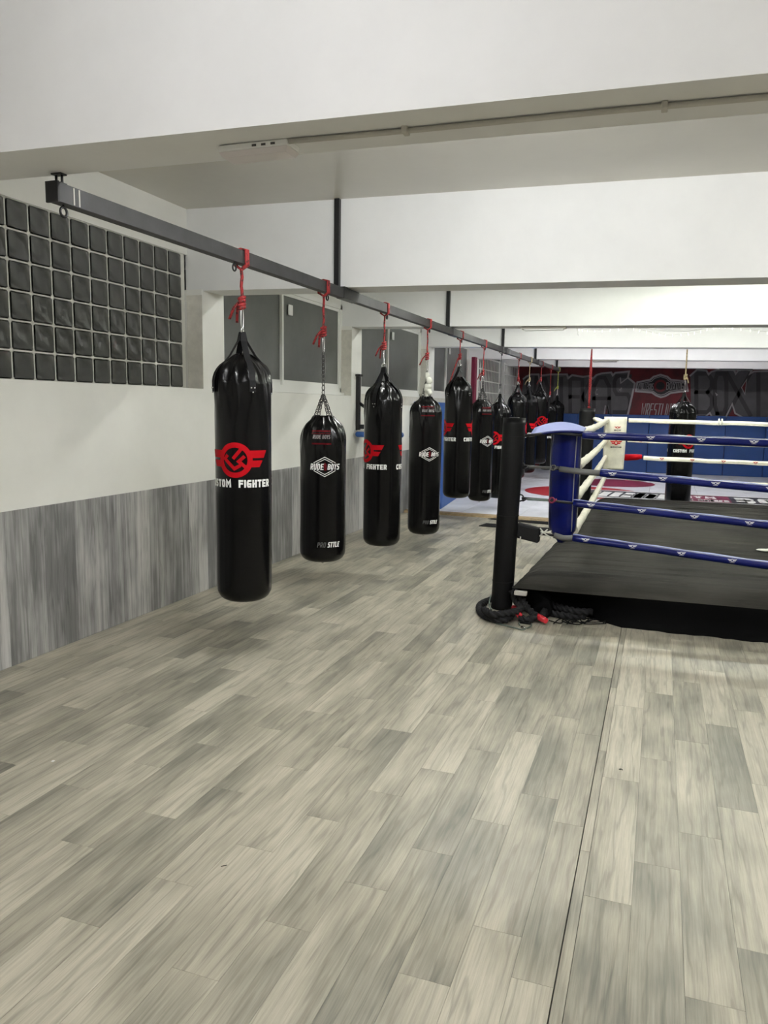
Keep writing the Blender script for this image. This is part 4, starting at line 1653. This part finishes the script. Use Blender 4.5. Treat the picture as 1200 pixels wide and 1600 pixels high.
# buckled straps on the third and second rope near the post
for (z, lab, mats) in ((1.262, 'black buckle and shackle on the second rope beside the near post', ('black_steel', 'chain')), (.985, 'loose strap with a reddish buckle on the third rope beside the near post', ('black_steel', 'mat_crimson'))):
    t = thing('rope_buckle', lab, 'buckle', (-1.05, 6.64, z))
    m_ = MB()
    m_.torus((-.06, -.01, 0), .028, .007, (1, 0, 0), (0, 0, 1), 12, 5)
    m_.torus((-.02, -.02, -.01), .022, .006, (.7, .2, .4), (0, .9, .3), 12, 5)
    m_.build('shackle', mats[0], t)
    m_ = MB()
    m_.bbox(.0, -.02, -.018, .19, .0, .002, .004)
    m_.build('strap', mats[1] if z > 1 else 'green_cord', t)
    m_ = MB()
    m_.torus((.21, -.02, -.005), .022, .008, (1, 0, 0), (0, .4, 1), 10, 5)
    m_.torus((.235, -.015, -.008), .018, .007, (.5, 0, .5), (0, 1, .2), 10, 5)
    m_.build('buckle', mats[1], t)

# white scrap lying on the canvas near the right edge of the view
q = at(1196, 862, 2, RGZ)
sc_ = thing('hand_wrap', 'small white folded wrap lying on the ring canvas below the ropes', 'hand wrap', (q.x, q.y, RGZ))
m_ = MB()
m_.ball((0, 0, .014), .06, 10, (1.5, .8, .22))
m_.ball((.05, .02, .02), .04, 10, (1.2, .9, .3))
m_.build('cloth', 'white_cloth', sc_)

# ------------------------------------------------------------------ battle rope at the foot of the post
def twist(th, d):
    return 1 + .22 * math.cos(3 * th - d * 120)


def spline(pts, n=10):
    P = [Vector(p) for p in pts]
    out = []
    for i in range(len(P) - 1):
        p0, p1, p2, p3 = P[max(i - 1, 0)], P[i], P[i + 1], P[min(i + 2, len(P) - 1)]
        for k in range(n):
            t = k / n
            out.append(.5 * (2 * p1 + (p2 - p0) * t + (2 * p0 - 5 * p1 + 4 * p2 - p3) * t * t + (-p0 + 3 * p1 - 3 * p2 + p3) * t ** 3))
    out.append(P[-1])
    return out


br = thing('battle_rope', 'thick black twisted battle rope with red ends heaped at the ring post', 'rope', (POST[0], POST[1], 0))
O = Vector((POST[0], POST[1], 0))


def fl(px, py, z):
    return at(px, py, 2, z) - O


RB_ = .027
runs = [
    [fl(803, 955, .045), fl(790, 968, .04), fl(768, 966, .035), fl(752, 958, .03), fl(750, 946, .03), fl(765, 938, .035), fl(785, 934, .05)],
    [fl(756, 952, .085), fl(772, 960, .085), fl(800, 957, .09), fl(815, 950, .095), fl(806, 938, .12), fl(800, 922, .20)],
    [fl(805, 918, .20), fl(815, 936, .14), fl(826, 952, .09), fl(836, 962, .055), fl(826, 968, .035), fl(812, 966, .03)],
    [fl(847, 965, .045), fl(852, 955, .05), fl(868, 944, .06), fl(880, 934, .09), fl(890, 930, .10)],
    [fl(820, 940, .075), fl(845, 938, .08), fl(868, 947, .08), fl(900, 955, .075), fl(925, 956, .07)],
    [fl(838, 946, .04), fl(860, 957, .03), fl(885, 962, .03), fl(915, 963, .03)],
]
for rpts in runs:
    m_ = MB()
    m_.tube(spline(rpts, 36), RB_, 15, rfun=twist)
    m_.build('rope_strand', 'rope_black', br)
for (a, b) in ((fl(803, 950, .065), fl(812, 962, .055)), (fl(838, 962, .05), fl(853, 970, .04))):
    m_ = MB()
    m_.tube([a, a.lerp(b, .5), b], [.027, .027, .024], 10)
    m_.build('end_cap', 'red_cap', br)
jr = thing('jump_rope', 'thin grey cord with a metal clip lying in front of the battle rope', 'cord', tuple(at(770, 968, 2, .006)))
O2 = at(770, 968, 2, .006)
pts = [at(767, 930, 2, .11), at(764, 945, 2, .10), at(768, 953, 2, .09), at(765, 962, 2, .05), at(771, 972, 2, .008), at(788, 977, 2, .007), at(805, 981, 2, .007), at(816, 984, 2, .007), at(822, 982, 2, .007), at(830, 978, 2, .007), at(828, 974, 2, .007), at(812, 972, 2, .007), at(812, 977, 2, .007)]
m_ = MB()
m_.tube([p - O2 for p in spline(pts, 8)], .0055, 6)
m_.build('cord', 'green_cord', jr)
q = at(819, 980, 2, .012) - O2
m_ = MB()
m_.tube([q + Vector((-.02, 0, 0)), q + Vector((.02, -.025, 0))], .010, 8)
m_.build('clip', 'chrome', jr)
a, b = at(813, 972, 2, .012) - O2, at(829, 974, 2, .012) - O2
m_ = MB()
m_.tube([a, b], .011, 8)
m_.build('handle', 'rubber', jr)
wt = thing('loose_cords', 'tangle of thin black cords on the floor by the ring skirt', 'cords', tuple(at(890, 970, 2, .005)))
O3 = at(890, 970, 2, .005)
rr = random.Random(11)
for k in range(7):
    pts = [at(858 + k * 7 + i * rr.uniform(6, 14), 969 + 4 * math.sin(i * 1.3 + k * 2) + rr.uniform(-3, 3) + i * .6, 2, .006 + .004 * (k % 3)) - O3 for i in range(6)]
    m_ = MB()
    m_.tube(spline(pts, 6), .0045, 5)
    m_.build('cord', 'rubber', wt)

# ------------------------------------------------------------------ mat area beyond
MZ = .042
mats = []
tw = 2.0
xs_ = [WX + .002 + i * 2.0 for i in range(6)]
tones = []
k = 0
yy = MAT_Y + .14
row = 0
while yy < Y_FAR - .02:
    y1 = min(yy + 2.0, Y_FAR - .005)
    x = WX + .004
    while x < X_RIGHT - .02:
        x1 = min(x + 0.955, X_RIGHT - .004)
        if x1 < -.9 or y1 > 13.6:
            mats.append((x, max(yy, 13.02) if x1 > -.9 else yy, x1, y1))
        x = x1
    yy = y1
    row += 1
nm = 0
for (xa, ya, xb, yb) in mats:
    m_ = MB()
    m_.bbox(-(xb - xa) / 2 + .002, -(yb - ya) / 2 + .002, 0, (xb - xa) / 2 - .002, (yb - ya) / 2 - .002, MZ - .002, .004)
    o = m_.build('floor_mat', 'mat_white')
    o.location = ((xa + xb) / 2, (ya + yb) / 2, .0)
    ordn = ['first', 'second', 'third', 'fourth', 'fifth', 'sixth', 'seventh', 'eighth', 'ninth', 'tenth', 'eleventh', 'twelfth']
    row_i = min(5, int((yb - MAT_Y - .2) / 2.0))
    row_w = ['front', 'second', 'third', 'fourth', 'fifth', 'last'][row_i]
    col_i = int((xa - WX + .1) / .955)
    tag(o, 'pale grey martial arts mat, %s row, %s from the left wall' % (row_w, ordn[col_i]), 'mat', 'pale grey floor mats beyond the ring')
m_ = MB()
m_.hexa([(WX + .004, MAT_Y, 0), (-1.13, MAT_Y - .02, 0), (WX + .004, MAT_Y + .138, 0), (-1.13, MAT_Y + .138, 0),
         (WX + .004, MAT_Y + .03, .034), (-1.13, MAT_Y + .01, .034), (WX + .004, MAT_Y + .138, MZ), (-1.13, MAT_Y + .138, MZ)])
tag(m_.build('edge_strip', 'mat_edge'), 'wooden edge strip along the front of the pale mats', 'edge strip')


def disc(name, cx, cy, r, mat, lab, z=MZ, sy=1.0, r_in=None):
    m_ = MB()
    n = 48
    if r_in is None:
        vs = [(r * math.cos(2 * PI * i / n), r * sy * math.sin(2 * PI * i / n), 0) for i in range(n)]
        vs += [(a, b, .004) for a, b, c in vs]
        fs = [tuple(range(n, 2 * n)), tuple(reversed(range(n)))] + [(i, (i + 1) % n, n + (i + 1) % n, n + i) for i in range(n)]
    else:
        vs, fs = [], []
        for rad in (r_in, r):
            vs += [(rad * math.cos(2 * PI * i / n), rad * sy * math.sin(2 * PI * i / n), 0.003) for i in range(n)]
        fs = [(i, (i + 1) % n, n + (i + 1) % n, n + i)[::-1] for i in range(n)]
    m_.add(vs, fs)
    o = m_.build(name, mat)
    o.location = (cx, cy, z - .001)
    tag(o, lab, 'mat circle')
    return o


disc('mat_circle', -1.45, 16.45, 1.20, 'mat_red', 'large red circle on the pale mats left of the ring')
disc('mat_circle', -1.0, 18.9, .95, 'mat_crimson', 'crimson circle on the mats behind the far ring corner')
# black strips on the floor in front of the mats
for (a, b, c, d, lab) in (((762, 811), (880, 822), (875, 817), (770, 810), 'longer'), ((748, 822), (880, 832), (878, 827), (760, 818), 'shorter')):
    pts = [at(p[0], p[1], 2, .004) for p in (a, b, c, d)]
    cen = sum(pts, Vector()) / 4
    m_ = MB()
    vs = [p - cen for p in pts] + [p - cen + Vector((0, 0, .008)) for p in pts]
    m_.add(vs, [(0, 1, 2, 3)[::-1], (4, 5, 6, 7), (0, 1, 5, 4), (1, 2, 6, 5), (2, 3, 7, 6), (3, 0, 4, 7)])
    o = m_.build('rubber_strip', 'rubber')
    o.location = cen
    tag(o, 'black rubber strip on the floor, the one %s the wooden mat edge' % ('right along' if lab == 'longer' else 'farther from'), 'strip', None)

# banner on the mats behind the ring
BY0, BY1 = 15.55, 17.05
bn = thing('floor_banner', 'dark banner with white lettering lying on the mats behind the ring', 'banner', (-1.6, BY0, MZ + .003))
MB().box(0, 0, 0, 5.6, BY1 - BY0, .003).build('cloth', 'banner_dark', bn)
MB().box(0, .0, .0031, 5.6, .16, .0045).build('white_border', 'print_white', bn)
MB().box(0, BY1 - BY0 - .10, .0031, 5.6, BY1 - BY0, .0045).build('white_border', 'print_white', bn)
for q_ in (text_quads('VALLEKAS', 1.75, .86, .20, .1, .2, (.90, .62)), text_quads('BOXING', 2.1, .90, .20, 0, .2, (4.1, .62))):
    m_ = MB()
    add_flat(m_, q_, lambda u, v: (u, v + .1, .005), .5)
    m_.build('lettering', 'print_white', bn)
MB().box(1.88, .2, .0031, 2.95, 1.30, .0045).build('magenta_panel', 'banner_magenta', bn)
for q_ in (text_quads('GYM', .62, .38, .22, 0, .2, (2.40, .95)), text_quads('KICK BOXING', .98, .30, .22, 0, .2, (2.42, .42))):
    m_ = MB()
    add_flat(m_, q_, lambda u, v: (u, v, .006), .5)
    m_.build('lettering', 'print_white', bn)

# blue pads on the far wall
xseam = [at(px, 680, 1, Y_FAR - .06).x for px in (1013, 1133)]
pw_ = (xseam[1] - xseam[0]) / 2
x = xseam[0] - pw_ * 3
padme = None
i = 0
while x < X_RIGHT - .1:
    x1 = min(x + pw_, X_RIGHT - .01)
    m_ = MB()
    m_.bbox(-(x1 - x) / 2 + .004, -.055, 0, (x1 - x) / 2 - .004, 0, 1.63 - MZ, .012)
    o = m_.build('wall_pad', 'mat_blue')
    o.location = ((x + x1) / 2, Y_FAR - .003, MZ)
    tag(o, 'blue padded panel below the mural, %s from the left' % ['first', 'second', 'third', 'fourth', 'fifth', 'sixth', 'seventh', 'eighth', 'ninth', 'tenth', 'eleventh', 'twelfth'][i], 'wall pad', 'blue pads below the mural')
    x = x1
    i += 1
# blue mat standing against the left wall
for (ya, yb, xa, xb, h, lab) in ((12.50, 14.55, -3.42, -3.60, 1.80, 'blue crash mat leaning on the left wall nearest the short bags'), (14.60, 16.60, -3.58, -3.72, 1.78, 'blue crash mat leaning on the left wall behind the first one')):
    m_ = MB()
    T = .16
    m_.hexa([(xa - T, ya, 0), (xa, ya, 0), (xb - T, yb, 0), (xb, yb, 0), (WX + .02, ya, h), (WX + .02 + T, ya, h), (WX + .02, yb, h), (WX + .02 + T, yb, h)])
    m_.v = [(a, b, c + MZ) for a, b, c in m_.v]
    o = m_.build('crash_mat', 'mat_blue_left', None, (xa, ya, MZ))
    tag(o, lab, 'mat')
    md = o.modifiers.new('edges', 'BEVEL')
    md.width = .02
    md.segments = 2

# ------------------------------------------------------------------ wall-mounted rack on the second pier
wr = thing('wall_rack', 'black wall-mounted bracket with a blue pad on the pier beyond the first window', 'rack', (WX, 9.98, 1.20))
MB().bbox(.0, -.035, .22, .05, .035, .98, .006).build('upright', 'black_steel', wr)
MB().bbox(-.0, -.06, .955, .07, .06, .985, .004).build('top_plate', 'black_steel', wr)
m_ = MB()
m_.tube([(.03, 0, .60), (.50, 0, .30)], .022, 8)
m_.build('brace', 'black_steel', wr)
MB().bbox(.0, -.03, .24, .62, .03, .30, .006).build('arm', 'black_steel', wr)
MB().bbox(.03, -.14, .13, .66, .14, .205, .03).build('pad', 'mat_blue_left', wr)
m_ = MB()
m_.box(.05, -.10, .205, .60, .10, .225)
m_.build('pad_board', 'conduit', wr)

# ------------------------------------------------------------------ mural
MY = Y_FAR - .004


def mural_pt(px, py):
    p = at(px, py, 1, MY)
    return (p.x, p.z)


def c5(p): return (920 + p[0] / 7.5, 560 + p[1] / 7.5)
def c6(p): return (1060 + p[0] / 8.571, 560 + p[1] / 8.571)


mural = thing('mural', 'spray-painted mural of big grey letters on the dark red far wall', 'mural', (0, MY, 1.6))


def mural_poly(name, pix, mat, depth):
    pts = [mural_pt(*p) for p in pix]
    bm = bmesh.new()
    vv = [bm.verts.new((x, -depth, z - 1.6)) for x, z in pts]
    bm.faces.new(vv)
    bmesh.ops.triangulate(bm, faces=bm.faces[:])
    bmesh.ops.recalc_face_normals(bm, faces=bm.faces[:])
    for f in bm.faces:
        if f.normal.y > 0:
            f.normal_flip()
    me = bpy.data.meshes.new(name)
    bm.to_mesh(me)
    bm.free()
    me.materials.append(M[mat])
    o = bpy.data.objects.new(name, me)
    COL.objects.link(o)
    o.parent = mural
    return o


def mural_lines(name, lines, w, mat, depth, closed=False):
    for ln in lines:
        m_ = MB()
        pts = [mural_pt(*p) for p in ln]
        add_flat(m_, stroke_quads(pts, w, closed), lambda u, v: (u, -depth, v - 1.6), 5)
        m_.build(name, mat, mural)


word1 = [(812, 640), (818, 592), (823, 588), (830, 585), (841.7, 585), (843, 596), (846.7, 586.7), (860, 585), (886, 585), (888, 591), (894, 586), (911, 589), (922, 587), (926, 592), (932, 586), (940, 583.5), (955, 582), (957.5, 586.5), (961.5, 582.5), (983, 580.5), (981, 590), (992, 599), (979.5, 654), (952, 654), (949, 635), (946, 634.5), (943.5, 654), (870, 654), (866, 648), (862, 654), (812, 654)]
mural_poly('grey_lettering', word1, 'mural_grey', .003)
mural_lines('outline', [word1[1:25]], .05, 'mural_light', .005)
mural_lines('outline', [[(952, 652), (949, 635), (946, 634.5), (943.5, 652)]], .035, 'mural_light', .005)
w2 = [(160, 230), (250, 150), (375, 165), (405, 215), (440, 180), (520, 155), (745, 155), (768, 205), (800, 165), (880, 145), (980, 165), (955, 210), (1010, 175), (1200, 170), (1420, 165), (1440, 205), (1480, 165), (1760, 160), (1800, 230), (1760, 800), (1100, 800), (880, 800), (760, 735), (720, 610), (630, 795), (455, 795), (420, 730), (345, 795), (170, 795)]
w2 = [c6(p) for p in w2]
mural_poly('grey_lettering', w2, 'mural_grey', .003)
mural_lines('outline', [w2[:19]], .045, 'mural_light', .005)
mural_lines('outline', [w2[21:25], w2[25:28]], .04, 'mural_light', .005)
hole = [c6(p) for p in ((845, 390), (915, 280), (890, 480))]
mural_poly('red_gap', hole, 'mural_red', .006)
mural_lines('outline', [hole], .025, 'mural_light', .007, True)
# letter facets
def facets(cells, mat, w, depth):
    for ch, x0, x1, y0, y1 in cells:
        m_ = MB()
        for st in GL[ch]:
            pts = [mural_pt(x0 + (x1 - x0) * a, y1 - (y1 - y0) * b) for a, b in st]
            add_flat(m_, stroke_quads(pts, w), lambda u, v: (u, -depth, v - 1.6), 5)
        m_.build('letter_facet', mat, mural)


facets([('V', 822, 838, 590, 650), ('A', 843, 856, 592, 650), ('L', 862, 872, 590, 648), ('L', 877, 885, 592, 648), ('E', 891, 905, 592, 648), ('K', 910, 924, 592, 648), ('A', 928, 952, 590, 646), ('S', 960, 984, 588, 644),
        ('B', 1088, 1112, 584, 644), ('O', 1117, 1135, 584, 646), ('X', 1136, 1172, 584, 648), ('I', 1180, 1190, 584, 648)], 'mural_dark', .10, .0045)
mural_lines('letter_facet', [[c5(a), c5(b)] for a, b in (((100, 420), (70, 420)), ((370, 230), (375, 290)), ((375, 290), (460, 225)), ((380, 350), (375, 385)), ((95, 365), (60, 420)), ((1105, 80), (1105, 80.5)))], .03, 'mural_light', .006)
mural_poly('letter_facet', [c5(p) for p in ((50, 425), (95, 365), (80, 422))], 'mural_light', .006)
mural_poly('letter_facet', [c5(p) for p in ((350, 370), (380, 350), (380, 390))], 'mural_light', .006)
mural_poly('letter_facet', [c6(p) for p in ((490, 455), (530, 485), (510, 505))], 'mural_light', .006)
# emblem
em = [c5(p) for p in ((550, 385), (570, 280), (720, 250), (760, 215), (840, 192), (920, 215), (960, 250), (1140, 270), (1160, 380), (960, 405), (900, 440), (845, 455), (790, 435), (740, 400))]
mural_poly('emblem', em, 'mural_black', .003)
mural_lines('emblem_outline', [em], .05, 'mural_light', .005, True)
ei = [c5(p) for p in ((575, 368), (590, 300), (735, 270), (770, 235), (840, 214), (910, 235), (945, 270), (1120, 290), (1135, 362), (945, 385), (890, 418), (845, 430), (800, 418), (750, 382))]
mural_lines('emblem_outline', [ei], .018, 'mural_light', .005, True)
cen = mural_pt(*c5((838, 322)))
m_ = MB()
add_flat(m_, stroke_quads([(cen[0] + .14 * math.cos(a), cen[1] + .14 * math.sin(a)) for a in [2 * PI * i / 20 for i in range(20)]], .06, True), lambda u, v: (u, -.006, v - 1.6), 5)
m_.build('emblem_figure', 'mural_red', mural)


def mural_text(s, a, b, weight, slant=0.0, gap=.22, mat='mural_light'):
    (x0, z0), (x1, z1) = mural_pt(*c5(a)), mural_pt(*c5(b))
    m_ = MB()
    add_flat(m_, text_quads(s, abs(x1 - x0), abs(z1 - z0), weight, slant, gap, ((x0 + x1) / 2, (z0 + z1) / 2)), lambda u, v: (u, -.0065, v - 1.6), 5)
    m_.build('lettering', mat, mural)


mural_text('VALLEKAS', (590, 365), (760, 295), .085)
mural_text('BOXING', (905, 365), (1115, 280), .085)
mural_text('WRESTLING', (600, 675), (1000, 530), .075, .12, .18)

# ------------------------------------------------------------------ small litter on the floor
q = at(82, 1190, 2, 0)
t = thing('paper_scrap', 'tiny white scrap of paper on the floor planks at the left', 'scrap', tuple(q))
MB().add([(-.008, -.004, .001), (.009, -.006, .001), (.011, .006, .004), (-.004, .009, .002), (-.008, -.004, .002), (.009, -.006, .002), (.011, .006, .005), (-.004, .009, .003)],
         [(3, 2, 1, 0), (4, 5, 6, 7), (0, 1, 5, 4), (1, 2, 6, 5), (2, 3, 7, 6), (3, 0, 4, 7)]).build('paper', 'print_white', t)
q = at(350, 1354, 2, 0)
t = thing('twig', 'small bent dark twig on the floor planks in the foreground', 'twig', tuple(q))
MB().tube(spline([(-.010, -.006, .002), (-.002, .0, .003), (.006, .004, .003), (.006, .012, .002)], 4), .0011, 5).build('stem', 'print_black', t)
q = at(970, 1203, 2, 0)
t = thing('lint', 'small dark tuft of lint on the floor beside the seam', 'lint', tuple(q))
MB().tube(spline([(-.010, 0, .002), (0, .004, .004), (.008, -.002, .002), (.002, .006, .003), (-.005, -.004, .002)], 4), .0016, 5).build('tuft', 'print_black', t)
